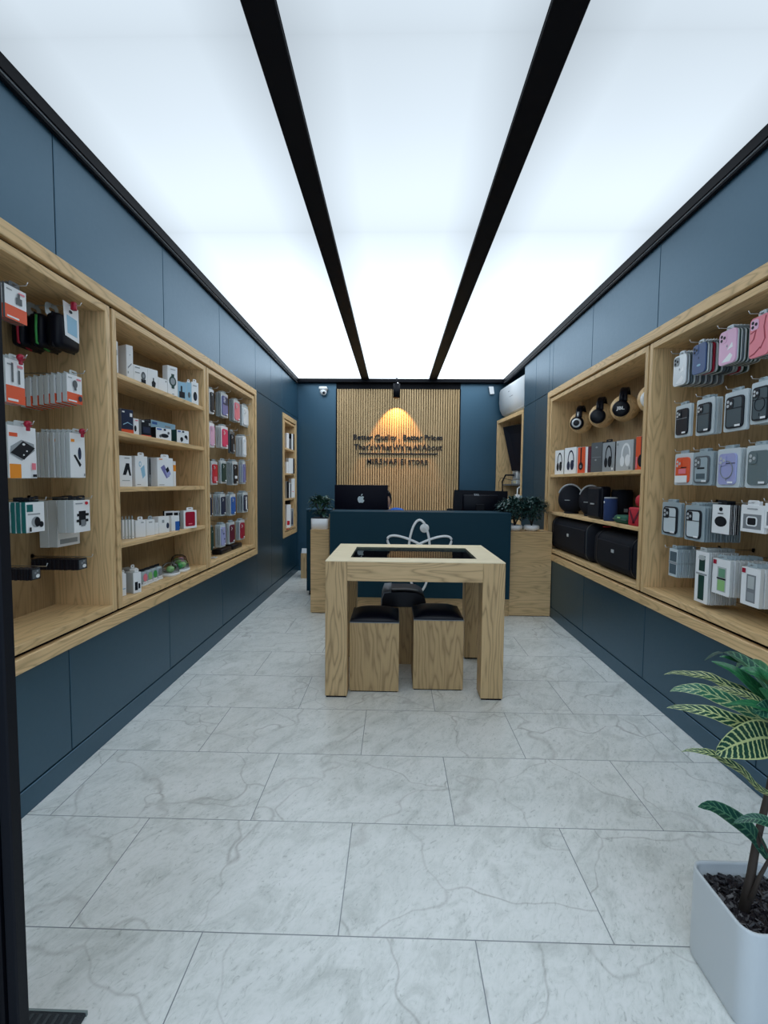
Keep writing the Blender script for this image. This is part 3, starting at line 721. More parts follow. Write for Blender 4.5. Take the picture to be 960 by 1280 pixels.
stack('L1','l2',(590,720,800,1056),455,1,'box',WHITE,'small white car mount box with a black phone holder, end of the fourth row',
      'grey box behind the small black phone holder box','phone holder boxes on the fourth row',XA+0.01,
      art=[('r',0.3,0.22,0.72,0.66,INK),('r',0.18,0.5,0.9,0.58,INK),('r',0.14,0.32,0.86,0.40,INK),('r',0.4,0.18,0.66,0.38,MIDGREY),('e',0.76,0.90,0.10,0.05,RED),('r',0.08,0.88,0.5,0.91,GREYP)],side_m=SPINE,tabm=INK,t_fill=0.95)
for (crp, px, xs, nm) in (('l3',(250,325,450,540),-40,'lower row nearest the door post'),('l3',(625,697,372,458),235,'lower row beside the cabinet side')):
    stack('L1',crp,px,xs,11,'box',INK,'black glossy cable pack fronting the '+nm,'black slim cable pack in the '+nm,'black cable packs, '+nm,XA,
          art=[('r',0.1,0.1,0.9,0.9,DKGREY),('e',0.66,0.3,0.2,0.16,WHITE),('e',0.4,0.6,0.12,0.12,MIDGREY),('e',0.6,0.75,0.1,0.08,GREYP)],side_m=VINYL,tabtop=False,t_fill=0.96)

# ================================================================== WHITE BOX SHELVES
dk = lambda u0,v0,u1,v1,m=INK: ('r',u0,v0,u1,v1,m)
SH1, SH2, SH3, SH4, SH5 = 2.072, 1.742, 1.418, 1.090, CZ0+0.038
on_shelf('L','l4',(93,121),180,SH1,0.09,yaw=0.2,back=0.07,art=[dk(0.4,0.6,0.7,0.75,GREYP)],label='white box against the near side of the top shelf, mostly hidden by the cabinet edge')
on_shelf('L','l4',(195,255),215,SH1,0.10,yaw=0.45,back=0.08,art=[('p',[(0.2,0.35),(0.75,0.48),(0.75,0.52),(0.2,0.40)],GREYP),dk(0.15,0.22,0.28,0.28,GREYP),dk(0.45,0.72,0.55,0.75,GREYP)],label='tall white box with a thin pen picture on the top shelf')
on_shelf('L','l4',(262,385),392,SH1,0.08,yaw=0.35,back=0.08,art=[dk(0.52,0.05,0.85,0.35),('e',0.68,0.52,0.16,0.22,DKGREY),('e',0.68,0.52,0.08,0.1,GREYP),dk(0.08,0.85,0.42,0.9,GREYP),dk(0.08,0.6,0.4,0.64,GREYP)],label='white microphone box with a black stand picture on the top shelf')
on_shelf('L','l4',(386,476),424,SH1,0.07,yaw=0.3,back=0.07,art=[('p',[(0.4,0.12),(0.7,0.12),(0.78,0.36),(0.55,0.48),(0.38,0.36)],INK),dk(0.5,0.45,0.6,0.58,INK)],label='white box with a small black gadget, next to the microphone box')
on_shelf('L','l4',(478,560),505,SH1,0.09,yaw=0.2,back=0.07,art=[dk(0.8,0.8,0.92,0.9,GREYP)],label='low plain white box beside the tall watch box')
on_shelf('L','l4',(563,650),398,SH1,0.05,yaw=0.35,back=0.05,art=[('e',0.5,0.5,0.36,0.17,DGREEN),('e',0.5,0.5,0.24,0.115,GREYP),dk(0.36,0.62,0.64,0.74,DGREEN),dk(0.36,0.26,0.64,0.38,DGREEN),dk(0.4,0.06,0.6,0.09,GREYP),dk(0.25,0.88,0.75,0.90,GREYP)],label='tall white box with a green smart watch picture on the top shelf')
on_shelf('L','l4',(655,730),540,SH1,0.06,yaw=0.3,back=0.06,front=LBLUE,art=[dk(0.15,0.15,0.8,0.48),dk(0.32,0.45,0.5,0.78)],label='pale blue box with a black earbud case, right after the watch box')
on_shelf('L','l4',(732,776),548,SH1,0.06,yaw=0.3,back=0.055,front=LBLUE,art=[('e',0.5,0.4,0.25,0.14,DKGREY)],tab=WHITE,label='narrow pale blue box squeezed beside the last box of the top shelf')
on_shelf('L','l4',(777,838),545,SH1,0.05,yaw=0.35,back=0.045,art=[('e',0.5,0.38,0.28,0.2,INK),('e',0.6,0.36,0.1,0.12,NAVY),dk(0.2,0.82,0.7,0.86,GREYP)],tab=WHITE,label='white box with a rounded black gadget, far end of the top shelf')
# second shelf
HARM = lambda: [dk(0,0,1,0.2,ORANGE),('e',0.5,0.42,0.4,0.08,NAVY),dk(0.70,0.72,0.9,0.86,WHITE),dk(0.06,0.86,0.26,0.92,WHITE),('p',[(0.12,0.36),(0.5,0.46),(0.9,0.38),(0.9,0.40),(0.5,0.50),(0.12,0.40)],LBLUE)]
on_shelf('L','l4',(150,257),785,SH2,0.09,yaw=0.4,back=0.09,side_m=MIDGREY,front=NAVY,art=HARM(),label='dark navy box with an orange base at the near end of the second shelf')
on_shelf('L','l4',(262,308),872,SH2,0.07,yaw=0.3,back=0.07,art=[('e',0.3,0.42,0.22,0.18,INK),dk(0.3,0.86,0.8,0.92,CORAL)],label='small white box between the two navy and orange boxes')
on_shelf('L','l4',(328,416),882,SH2,0.07,yaw=0.3,back=0.07,side_m=GREYP,front=INK,art=[dk(0,0,1,0.13,ORANGE),dk(0.08,0.86,0.3,0.95,WHITE),dk(0.75,0.7,0.95,0.85,GREYP),dk(0.15,0.25,0.85,0.6,NAVY)],label='black box with an orange base in the middle of the second shelf')
on_shelf('L','l4',(415,632),882,SH2,0.05,yaw=0.1,back=0.15,front=LBLUE,side_m=NAVY,art=[dk(0.05,0.80,0.24,0.92,BLUEP),dk(0.55,0.76,0.78,0.84,GREYP),dk(0.78,0.6,0.9,0.7,INK)],label='large pale blue box standing behind the earbud boxes on the second shelf')
on_shelf('L','l4',(460,597),950,SH2,0.06,yaw=0.3,back=0.05,side_m=INK,art=[('e',0.55,0.36,0.26,0.17,INK),('e',0.28,0.30,0.08,0.12,DKGREY),('e',0.80,0.62,0.07,0.12,DKGREY),dk(0.05,0.8,0.35,0.92,BLUEP),('e',0.55,0.86,0.08,0.09,NAVY)],label='white earbud box with a blue corner label on the second shelf')
on_shelf('L','l4',(645,752),972,SH2,0.06,yaw=0.3,back=0.03,side_m=DGREEN,art=[('e',0.4,0.3,0.12,0.17,INK),dk(0.33,0.1,0.42,0.3,INK),('e',0.74,0.52,0.12,0.13,INK),dk(0.78,0.3,0.86,0.55,INK),dk(0.08,0.84,0.3,0.93,BLUEP),('e',0.5,0.88,0.09,0.07,NAVY)],label='white box picturing two black earbuds, end of the second shelf')
# third shelf
on_shelf('L','l5',(120,221),58,SH3,0.06,yaw=0.3,back=0.07,art=[('p',[(0.25,0.38),(0.52,0.76),(0.78,0.76),(0.80,0.66),(0.92,0.36),(0.78,0.36),(0.66,0.56),(0.5,0.38)],INK),dk(0.2,0.19,0.8,0.21,GREYP),dk(0.4,0.91,0.8,0.94,GREYP)],label='white box with a black folding stand picture on the third shelf')
on_shelf('L','l5',(224,242),75,SH3,0.05,yaw=0.3,back=0.10,front=SPINE,side_m=SPINE,art=[dk(0.2,0.1,0.6,0.14,INK),dk(0.2,0.4,0.6,0.44,INK)],label='grey box spine beside the folding stand box')
on_shelf('L','l5',(248,346),62,SH3,0.06,yaw=0.3,back=0.06,art=[('p',[(0.42,0.60),(0.72,0.72),(0.80,0.38),(0.58,0.26)],LBLUE),('e',0.38,0.74,0.1,0.09,LBLUE),('e',0.38,0.74,0.06,0.055,WHITE),dk(0.1,0.06,0.4,0.08,GREYP)],tab=WHITE,label='white box with a pale blue power bank on the third shelf')
on_shelf('L','l5',(350,420),72,SH3,0.06,yaw=0.15,back=0.10,front=MIDGREY,side_m=MIDGREY,art=[dk(0.15,0.4,0.7,0.95,INK),dk(0.1,0.1,0.7,0.3,GREYP)],label='dim grey box set back between the two power bank boxes')
on_shelf('L','l5',(425,550),75,SH3,0.06,yaw=0.3,back=0.04,art=[('p',[(0.2,0.66),(0.42,0.76),(0.76,0.36),(0.56,0.28)],PURPLE),('p',[(0.46,0.56),(0.66,0.70),(0.84,0.44),(0.62,0.30)],LAV),('p',[(0.5,0.60),(0.66,0.70),(0.74,0.56),(0.6,0.48)],INK),dk(0.08,0.05,0.4,0.07,GREYP),dk(0.1,0.93,0.3,0.96,AMBER)],tab=WHITE,label='white box with a violet grey power bank, far end of the third shelf')
on_shelf('L','l5',(552,573),105,SH3,0.08,yaw=0.2,back=0.06,art=[dk(0,0.6,1,0.85,AMBER)],label='slim box with an amber stripe behind the violet power bank box')
# fourth shelf
for i, u in enumerate((148, 176, 202, 226)):
    on_shelf('L','l5',(u-4, u+13),578-i*2,SH4,0.05,yaw=0.1,back=0.10-0.012*i,front=WHITE,side_m=SPINE,art=[dk(0.3,0.1,0.7,0.13,GREYP)],
             label='small white box in the row of four spines, near end of the fourth shelf',group='small white boxes on the fourth shelf',tab=CLEARP)
on_shelf('L','l5',(250,333),582,SH4,0.05,yaw=0.4,back=0.07,art=[dk(0.55,0.84,0.8,0.9,GREYP)],tab=WHITE,label='small white box turned outward after the four spines on the fourth shelf')
on_shelf('L','l5',(338,405),575,SH4,0.05,yaw=0.3,back=0.06,art=[dk(0.3,0.8,0.7,0.86,GREYP)],tab=CLEARP,label='plain white box in the middle of the fourth shelf')
on_shelf('L','l5',(408,434),600,SH4,0.05,yaw=0.2,back=0.05,label='thin plain white box before the blue dotted box on the fourth shelf')
on_shelf('L','l5',(437,521),552,SH4,0.06,yaw=0.2,back=0.05,art=[('e',0.84,0.42,0.13,0.18,NAVY),dk(0.3,0.62,0.5,0.8,GREYP)],label='white box with a navy dot on the fourth shelf')
on_shelf('L','l5',(540,602),545,SH4,0.06,yaw=0.25,back=0.04,art=[dk(0.45,0,1,0.62,BLUEP)],label='white box with a blue lower corner on the fourth shelf')
for i in range(4):
    on_shelf('L','l5',(482+i*42, 560+i*42),505,SH4,0.02,yaw=0.5,back=0.13-0.012*i,side_m=INK,front=WHITE,art=[dk(0.15,0.1,0.85,0.9,INK)],
             label='dark hard drive box in the leaning row behind the red one',group='hard drive boxes on the fourth shelf')
on_shelf('L','l5',(636,740),502,SH4,0.04,yaw=0.4,back=0.03,side_m=SPINE,art=[('p',rrect(0.74,0.80,0.08,3,0.5,0.52),CRIM),dk(0.36,0.22,0.64,0.28,CORAL)],tab=WHITE,label='white framed box with a crimson hard drive, end of the fourth shelf')
# bottom shelf
on_shelf('L','l5',(140,176),1010,SH5,0.06,yaw=0.3,back=0.06,art=[dk(0.2,0.3,0.8,0.34,LBLUE)],tab=WHITE,label='white box with a pale line against the near side of the bottom shelf')
on_shelf('L','l5',(232,296),1000,SH5,0.08,yaw=0.4,back=0.03,side_m=SPINE,art=[dk(0.2,0.14,0.55,0.54),dk(0.62,0.2,0.85,0.45)],tab=WHITE,label='white charger box with a black cube picture on the bottom shelf')
on_shelf('L','l5',(205,262),968,SH5,0.08,yaw=0.3,back=0.13,side_m=SPINE,tab=WHITE,label='white box behind the black cube charger box')
def clear_pack(loc, rz, label, group, col):
    o = bx(-0.031,0.031,0,0.06,0,0.012,WHITE,0.003).build('clear_pack', loc=loc, rz=rz); tag(o, label, 'blister pack', group)
    lpart('blister', o, MB().box(-0.028,0.028,0.004,0.056,0.012,0.095,CLEARP,0.010,2))
    c = MB(); c.prism(ell(0,0.055,0.02,0.026,12), col, (0,0.0045,0), depth=0.004); c.prism([(-0.024,0.016),(0.024,0.016),(0.024,0.028),(-0.024,0.028)], WHITE, (0,0.0045,0), depth=0.002); lpart('insert', o, c)
    lpart('hang_tab', o, MB().prism(rrect(0.056,0.02,0.006,3,0,0.102), INK, (0,0.03,0), depth=0.002))
    return o
pcs = [CORAL, LIME, GREEN, MIDGREY, LIME]
labs = ['coral','pale green','green','grey','yellow green']
for i in range(4):
    px = cp('l5', 334+i*40, 1040-i*10); p = onX(px[0], px[1], XL-0.075)
    clear_pack((XL-0.075, p.y, SH5), side_rz('L',0.1), 'clear blister pack with a %s insert, bottom shelf after the charger box' % labs[i], None, pcs[i])
def dome_pack(loc, rz, label, cols):
    o = MB().prism(rrect(0.136,0.12,0.045,5,0,0), WHITEG, (0,0,0.0), (1,0,0), (0,1,0), 0.022, True).build('dome_pack', loc=loc, rz=rz); tag(o, label, 'blister pack')
    for i, c in enumerate(cols): lpart('soft_ball', o, MB().sphere((-0.030+0.060*i if len(cols) > 1 else 0, 0, 0.045), (0.028,0.03,0.026), c, 14))
    lpart('dome_lid', o, MB().lathe([(0.062,0.022),(0.061,0.055),(0.052,0.080),(0.03,0.094),(0.0,0.098)], DOME, (0,0,0), 24)); return o
for i, (u, v_, dx, cs, lb) in enumerate(((530,965,0.085,[LIME],'clear domed pack with one pale green ball on the bottom shelf'),(612,940,0.085,[GREEN, LIME],'clear domed pack with two green balls, far end of the bottom shelf'),(600,930,0.195,[LIME, PINK],'clear domed pack with a pink ball, behind the other domed packs'))):
    px = cp('l5', u, v_); p = onX(px[0], px[1], XL-dx); dome_pack((XL-dx, p.y, SH5), side_rz('L',0.0), lb, cs)

# ================================================================== PHONE CASE CABINET NEXT TO THE WHITE BOX SHELVES
XC = XL-0.05
ROWS = ['top row','second row','middle row','fourth row','lowest row']
def pk(cab, crop, px, xs, n, col, short, row, place, **k):
    stack(cab, crop, px, xs, n, 'pack', col, '%s fronting a hook, %s, %s' % (short, row, place),
          'pack behind the %s, %s, %s' % (short, row, place), 'packs behind the %s, %s, %s' % (short, row, place), **k)
def txt_patch(m, u0, v0, u1, v1):
    return lambda mb, w, h, cz: mb.prism([(u0*w,cz+v0*h),(u1*w,cz+v0*h),(u1*w,cz+v1*h),(u0*w,cz+v1*h)], m, (0,-0.0095,0), depth=0.0008)
PL3 = 'beside the white box shelves'
mix1 = [NAVY, SMOKE, MIDGREY, DKGREY, CRIM]
L3D = [
 ('l6',(108,160,245,520),70,2,INK,'black case in a white pack',0,dict(back=WHITE)),
 ('l6',(240,320,290,560),165,4,PURPLE,'violet case with a dark top',0,dict(back=CLEARW,cols=mix1,art=[txt_patch(NAVY,-0.45,0.05,0.45,0.45)])),
 ('l6',(385,455,370,612),320,4,CORAL,'coral red case',0,dict(cols=[CLEARP,SMOKE,MIDGREY])),
 ('l6',(480,556,430,670),455,3,WHITE,'white case at the row end',0,dict(back=CLEARW,cols=[CLEARW,SPINE])),
 ('l6',(108,166,630,905),60,2,PINK,'pale pink case',1,dict(back=WHITE,cols=[PINK,WHITE])),
 ('l6',(242,320,668,915),170,4,HOTP,'hot pink case',1,dict(back=WHITE,cols=[CLEARP,SMOKE,CLEARW])),
 ('l6',(338,396,725,975),318,3,INK,'black case with pale print',1,dict(back=SMOKE,art=[txt_patch(GREYP,0.1,-0.4,0.35,-0.05)])),
 ('l6',(490,526,780,1015),398,6,WHITE,'slim white box pack',1,dict(back=WHITE,cols=[WHITE,SPINE])),
 ('l7',(130,200,-30,236),105,2,RED,'bright red case',2,dict(back=CLEARW,art=[txt_patch(CORAL,-0.3,-0.40,0.3,-0.15)])),
 ('l7',(238,300,-40,222),205,2,DGREEN,'dark green case',2,dict(back=CLEARW,cols=[CLEARW,DGREEN])),
 ('l7',(372,430,-30,240),292,5,INK,'black case with a white label',2,dict(back=CLEARW,cols=[NAVY,CLEARP,SMOKE],art=[txt_patch(WHITE,-0.3,-0.25,0.3,-0.1)])),
 ('l7',(488,520,-30,228),425,3,PURPLE,'mauve case',2,dict(back=CLEARW,cols=[LAV,CLEARW])),
 ('l7',(112,132,350,600),80,2,NAVY,'half hidden navy case',3,dict(back=CLEARW)),
 ('l7',(233,290,342,592),135,5,NAVY,'royal navy case',3,dict(back=CLEARW,cols=[MAROON,SMOKE,PURPLE,CLEARP])),
 ('l7',(347,406,345,586),290,4,BLUEP,'steel blue case',3,dict(back=CLEARW,cols=[PINK,NAVY,MAROON])),
 ('l7',(490,546,325,552),408,5,NAVY,'navy case with a white strap',3,dict(back=CLEARW,cols=[SMOKE,NAVY,CLEARP],art=[txt_patch(WHITE,-0.1,-0.4,0.2,0.4)])),
 ('l7',(118,152,720,985),90,2,DGREEN,'forest green case',4,dict(back=DGREEN)),
 ('l7',(232,292,688,946),160,4,LAV,'lavender case',4,dict(back=CLEARW,cols=[NAVY,SMOKE,INK],art=[txt_patch(NAVY,-0.1,0.1,0.1,0.18),txt_patch(NAVY,0.1,-0.2,0.3,-0.12)])),
 ('l7',(330,396,662,908),292,3,MAROON,'dark wine red case',4,dict(back=CLEARW,cols=[SMOKE,CLEARW,CRIM])),
 ('l7',(450,510,640,862),400,4,CRIM,'crimson case at the row end',4,dict(back=CLEARW,cols=[SMOKE,NAVY,CLEARP])),
]
for crop, px, xs, n, col, short, r, kw in L3D: pk('L3', crop, px, xs, n, col, short, ROWS[r], PL3, Xf=XC, **kw)
# added dark blocks for the shade and black stack bottoms below the lowest row
for i, (u, v_) in enumerate(((250,965),(380,935))):
    p = onX(*cp('l7',u,v_), XL-0.12)
    o = bx(-0.14,0.14,-0.05,0.05,0,0.05,VINYL,0.01,2).build('dark_block', loc=(XL-0.12,p.y,CZ0+0.038), rz=side_rz('L'))
    tag(o, ('long black block standing for shade and stack bottoms below the lavender phone case','long black block standing for shade and stack bottoms below the crimson phone case')[i], 'case')
    lpart('zip', o, bx(-0.141,0.141,-0.051,0.051,0.024,0.028,RUB))  # plain dark band round each added block
p = onX(*cp('l7',150,1030), XL-0.07)
mb = MB().tube([(0.03*math.cos(a)*(1+0.2*math.sin(3*a)),0.025*math.sin(a),0.006+0.004*math.sin(5*a)) for a in [i*0.4 for i in range(48)]],0.004,SILVER,6)
tag(mb.build('cable_coil',loc=(XL-0.07,p.y,CZ0+0.04)),'small coiled silver cable on the floor of the phone case cabinet','cable')

# ================================================================== SMALL NICHE
def niche(row, i, u0, u1, v0, z, t, label, **k):
    on_shelf('L','c1',(u0,u1),v0,z,t,yaw=k.pop('yaw',0.5),back=k.pop('back',0.03),label=label,**k)
N1, N2, N3, N4 = 1.965, 1.595, 1.22, NICHE[2]+0.085+0.03
niche(0,0,92,112,250,N1,0.06,'white box with a dark photo on the top niche shelf')
niche(0,1,112,132,300,N1,0.03,'small dark picture box in front of the top niche boxes',front=DKGREY,back=0.01)
niche(0,2,133,158,256,N1,0.06,'white box with a black side on the top niche shelf',side_m=INK,art=[dk(0.55,0,1,1,INK)])
niche(1,0,90,108,500,N2,0.06,'low white box on the second niche shelf')
niche(1,1,110,160,468,N2,0.06,'wide white box with a black edge on the second niche shelf',art=[dk(0.74,0.0,1,1,INK)])
niche(2,0,92,112,668,N3,0.05,'black box at the near end of the third niche shelf',front=INK,side_m=SPINE)
niche(2,1,112,122,680,N3,0.05,'thin white box on the third niche shelf')
niche(2,2,122,132,690,N3,0.05,'thin black box on the third niche shelf',front=DKGREY)
niche(2,3,133,162,645,N3,0.06,'taller white box at the far end of the third niche shelf',art=[dk(0.3,0.3,0.7,0.34,CORAL)])
niche(3,0,92,128,872,N4,0.06,'tall white box on the niche floor with a red corner',art=[dk(0.1,0.12,0.7,0.3,RED)])
niche(3,1,128,150,905,N4,0.05,'grey tall box on the niche floor with a blue tower picture',front=GREYP,art=[('p',[(0.2,0.1),(0.8,0.1),(0.6,0.85),(0.4,0.85)],NAVY)])
niche(3,2,150,174,868,N4,0.06,'tall white box at the far side of the niche floor')
niche(3,3,88,122,1085,N4,0.05,'small red box lying in front on the niche floor',front=RED,side_m=RED,back=-0.0)
for i, (u, v_) in enumerate(((100,835),(130,820))):
    p = onX(*cp('c1',u,v_), XL-0.12)
    o = bx(-0.07,0.07,-0.05,0.05,0,0.07,VINYL,0.008,2).build('black_carton',loc=(XL-0.12,p.y,onX(*cp('c1',128,872),XL-0.03).z+0.005),rz=side_rz('L'))
    tag(o,('black carton lying on the tall niche boxes, nearer one','black carton lying on the tall niche boxes, farther one')[i],'box'); lpart('carton_lid',o,bx(-0.072,0.072,-0.052,0.052,0.055,0.072,RUB))
# ================================================================== HEADPHONE CABINET
RS1, RS2, RS3 = 1.567, 1.158, CZ0+0.038
XB = XR+0.33
def headphones(c, r, col, cup, metal, label, mark=None):
    t = thing('headphones', label, 'headphones', (c[0], c[1], c[2]-r), rz=-math.radians(33))
    cz, w = r, r*1.02                                  # own frame: the ball's centre stands r above the base
    pts = [(0, w*1.03*math.sin(a), cz+0.02+(r*1.28)*math.cos(a)) for a in [(-1.45+2.9*i/24) for i in range(25)]]
    b = MB()
    for off in (-0.020, -0.010, 0.0, 0.010, 0.020): b.tube([(x+off, y, z) for x, y, z in pts], 0.012, col, 6)
    lpart('headband', t, b)
    for s in (-1, 1):
        y = s*(r*0.98)
        m = MB(); prof = [(0.0,0.0),(0.060,0.0),(0.067,0.012),(0.065,0.03),(0.052,0.042),(0.0,0.044)]
        m.lathe([(p, s*q) for p, q in prof], cup, (-0.012, y, cz-0.02), 24, 'y'); lpart('ear_cup', t, m)
        m = MB(); m.lathe([(0.046, s*0.043),(0.042, s*0.047),(0.0, s*0.0475)], metal, (-0.012, y, cz-0.02), 24, 'y'); lpart('cup_cap', t, m)
        lpart('yoke', t, MB().tube([(-0.008, y+s*0.012, cz+0.035), (-0.004, y+s*0.004, cz+0.095)], [0.013,0.010], metal if metal is not INK else col, 8))
    if metal is SILVER:
        m = MB(); m.lathe([(0.030,-0.048),(0.026,-0.051),(0.0,-0.0515)], INK, (-0.012, -(r*0.98), cz-0.02), 24, 'y'); lpart('cup_centre', t, m)
    if mark:
        me = fit_text(text_mesh(mark, WHITE, 0.02), -0.030, 0.030, -0.012, 0.026, 0.0, 0.0015)
        o = bpy.data.objects.new('cup_logo', me); C.objects.link(o); o.parent = t
        o.location = Vector((-0.012, -(r*0.98)-0.048, cz-0.02))*S
    return t
ys = [4.96, 4.47, 4.03, 3.585]; r = 0.112; ZB = 2.105
info = [('oak display ball with the silver rimmed headphones, farthest of the four balls', PLASTIC_K, PLASTIC_K, SILVER, 'black headphones with silver rimmed cups on the farthest oak ball', None),
        ('oak display ball with plain black headphones, second from the far side', PLASTIC_K, PLASTIC_K, INK, 'plain black headphones on the second oak ball from the far side', None),
        ('oak display ball beside the one with white headphones', PLASTIC_K, PLASTIC_K, INK, 'large black headphones with white letters on the oak ball', 'JBL'),
        ('oak display ball with white headphones, half hidden by the cabinet side', WHITEG, WHITEG, SILVER, 'white headphones on the oak ball half hidden by the cabinet side', None)]
BALL = wood('z', 1.15, 'oak_ball', 12)
for y, (bl, col, cup, metal, hl, mk) in zip(ys, info):
    cx = XR+0.20
    t = thing('display_ball', bl, 'headphone stand', (cx, y, ZB-r))
    part('ball', t, MB().sphere((cx, y, ZB), r, BALL, 32))
    part('peg', t, MB().cyl((cx+r*0.9, y, ZB), (XB, y, ZB), 0.025, 0.03, BALL, 16))
    headphones((cx, y, ZB), r, col, cup, metal, hl, mk)
def hp_art(col, cx=0.55, s=1.0):
    arc = [(cx-0.30*s+0.60*s*i/16, 0) for i in range(17)]
    out = [(cx+0.27*s*math.cos(a), 0.50+0.40*s*math.sin(a)) for a in [PI*(1.05-1.1*i/16) for i in range(17)]]
    inn = [(cx+0.20*s*math.cos(a), 0.50+0.33*s*math.sin(a)) for a in [PI*(-0.05+1.1*i/16) for i in range(17)]]
    return [('p', out+inn, col), ('e', cx-0.20*s, 0.32, 0.13*s, 0.17*s, col), ('e', cx+0.12*s, 0.34, 0.15*s, 0.19*s, col)]
def rbox(px, y0, label, **k): on_shelf('R','r4',px,y0,RS1,k.pop('t',0.10),label=label,**k)
rbox((97,172),915,'white headphone box with black headphones, far end of the headphone shelf',yaw=0.25,back=0.05,side_m=SPINE,art=hp_art(INK))
rbox((180,280),893,'second white headphone box with black headphones, beside the orange one',yaw=0.25,back=0.05,side_m=SPINE,art=hp_art(NAVY))
rbox((287,357),888,'orange headphone box with a small black headphone, before the purple edged box',yaw=0.25,back=0.05,side_m=WHITE,front=ORANGE,art=[dk(0,0,0.08,1,WHITE),dk(0.42,0.4,0.56,0.98),('e',0.5,0.28,0.26,0.15,INK),('e',0.5,0.26,0.12,0.06,MIDGREY)])
rbox((360,404),882,'slim white box with a purple edge on the headphone shelf',yaw=0.25,back=0.05,side_m=MAROON,art=[dk(0.45,0,1,1,MAROON)])
rbox((408,502),850,'dark grey headphone box in the middle of the headphone shelf',yaw=0.25,back=0.045,side_m=INK,front=DKGREY,art=[dk(0.1,0.50,0.9,0.52,MIDGREY),('e',0.5,0.84,0.1,0.03,GREYP),('e',0.45,0.42,0.08,0.03,GREYP)])
rbox((505,612),848,'grey headphone box with large black headphones next to the silver one',yaw=0.25,back=0.045,side_m=INK,front=GREYP,art=hp_art(INK,0.5)+[dk(0.78,0.06,0.9,0.14,WHITE)],tab=INK)
rbox((622,770),832,'silver white box with white headphones on the headphone shelf',yaw=0.25,back=0.045,side_m=MIDGREY,front=SILVER,art=hp_art(WHITEG,0.58)+[dk(0.06,0.84,0.14,0.92,GREYP),dk(0.78,0.05,0.88,0.14,GREYP)])
rbox((792,878),795,'orange box with large black headphones, near end of the headphone shelf',yaw=0.25,back=0.045,side_m=WHITE,front=ORANGE,art=[dk(0.52,0.4,0.74,0.99),('e',0.58,0.28,0.34,0.19,INK),dk(0.06,0.05,0.2,0.4,CORAL)])
# JBL lettering on the two orange boxes is part of the print
# round speakers
def round_speaker(y, x, r, label, zs, turn):
    t = thing('round_speaker', label, 'speaker', (x, y, zs), rz=math.radians(turn)); cz = r*0.98
    lpart('body', t, MB().lathe([(0.0,-0.07),(r*0.7,-0.066),(r*0.95,-0.035),(r,0.0),(r*0.9,0.05),(r*0.55,0.085),(0,0.09)], FAB_K, (0, 0, cz), 40, 'x'))
    arc = [(-0.02, 1.04*r*math.sin(a), cz+1.04*r*math.cos(a)) for a in [(-1.15+2.3*i/24) for i in range(25)]]
    lpart('handle', t, MB().tube(arc, 0.011, SILVER, 8))
    lpart('base_ring', t, MB().lathe([(r*0.45,0.0),(r*0.5,0.01),(r*0.42,0.02)], RUB, (0, 0, 0), 24))
    lpart('logo_plate', t, MB().box(-0.0735, -0.066, -0.03, 0.03, cz-0.012, cz-0.004, GREYP))
    return t
round_speaker(4.93, XR+0.12, 0.150, 'round black speaker with a silver arc handle, far end of its shelf', RS2, 32)
round_speaker(4.52, XR+0.16, 0.145, 'second round black speaker with a silver arc handle, beside the black box speaker', RS2, 20)
t = thing('box_speaker', 'tall black box speaker standing beside the blue cylinder speaker', 'speaker', (XR+0.14, 4.20, RS2))
part('body', t, MB().box(XR+0.04, XR+0.13, 4.06, 4.34, RS2, RS2+0.285, PLASTIC_K, 0.02, 3))
part('grille', t, MB().box(XR+0.034, XR+0.041, 4.085, 4.315, RS2+0.02, RS2+0.265, FAB_K, 0.003))
part('logo_plate', t, MB().box(XR+0.030, XR+0.035, 4.17, 4.25, RS2+0.125, RS2+0.137, SILVER))
cx_, cy_ = XR+0.065, 3.925
t = thing('cylinder_speaker', 'navy blue cylinder speaker standing between black speakers', 'speaker', (cx_, cy_, RS2))
part('body', t, MB().lathe([(0.0,0.0),(0.048,0.0),(0.053,0.010),(0.053,0.178),(0.048,0.190),(0.0,0.192)], M('navy_fabric', srgb(28,52,98), 0.8, bump=0.5, bscale=900), (cx_, cy_, RS2), 32))
part('top_ring', t, MB().lathe([(0.050,0.188),(0.051,0.196),(0.042,0.198),(0.038,0.192)], GREYP, (cx_, cy_, RS2), 32))
part('power_button', t, MB().lathe([(0.0,-0.002),(0.010,0.0),(0.0,0.004)], WHITE, (cx_-0.054, cy_, RS2+0.155), 12, 'x'))
cx_, cy_ = XR+0.225, 4.07
t = thing('cylinder_speaker', 'black cylinder speaker standing at the back behind the navy cylinder', 'speaker', (cx_, cy_, RS2))
part('body', t, MB().lathe([(0.0,0.0),(0.078,0.0),(0.085,0.012),(0.085,0.235),(0.078,0.25),(0.0,0.252)], FAB_K, (cx_, cy_, RS2), 32))
part('top_ring', t, MB().lathe([(0.078,0.248),(0.082,0.257),(0.068,0.259),(0.063,0.252)], RUB, (cx_, cy_, RS2), 32))
part('logo_plate', t, MB().box(cx_-0.02, cx_+0.01, cy_-0.089, cy_-0.083, RS2+0.07, RS2+0.10, GREYP))
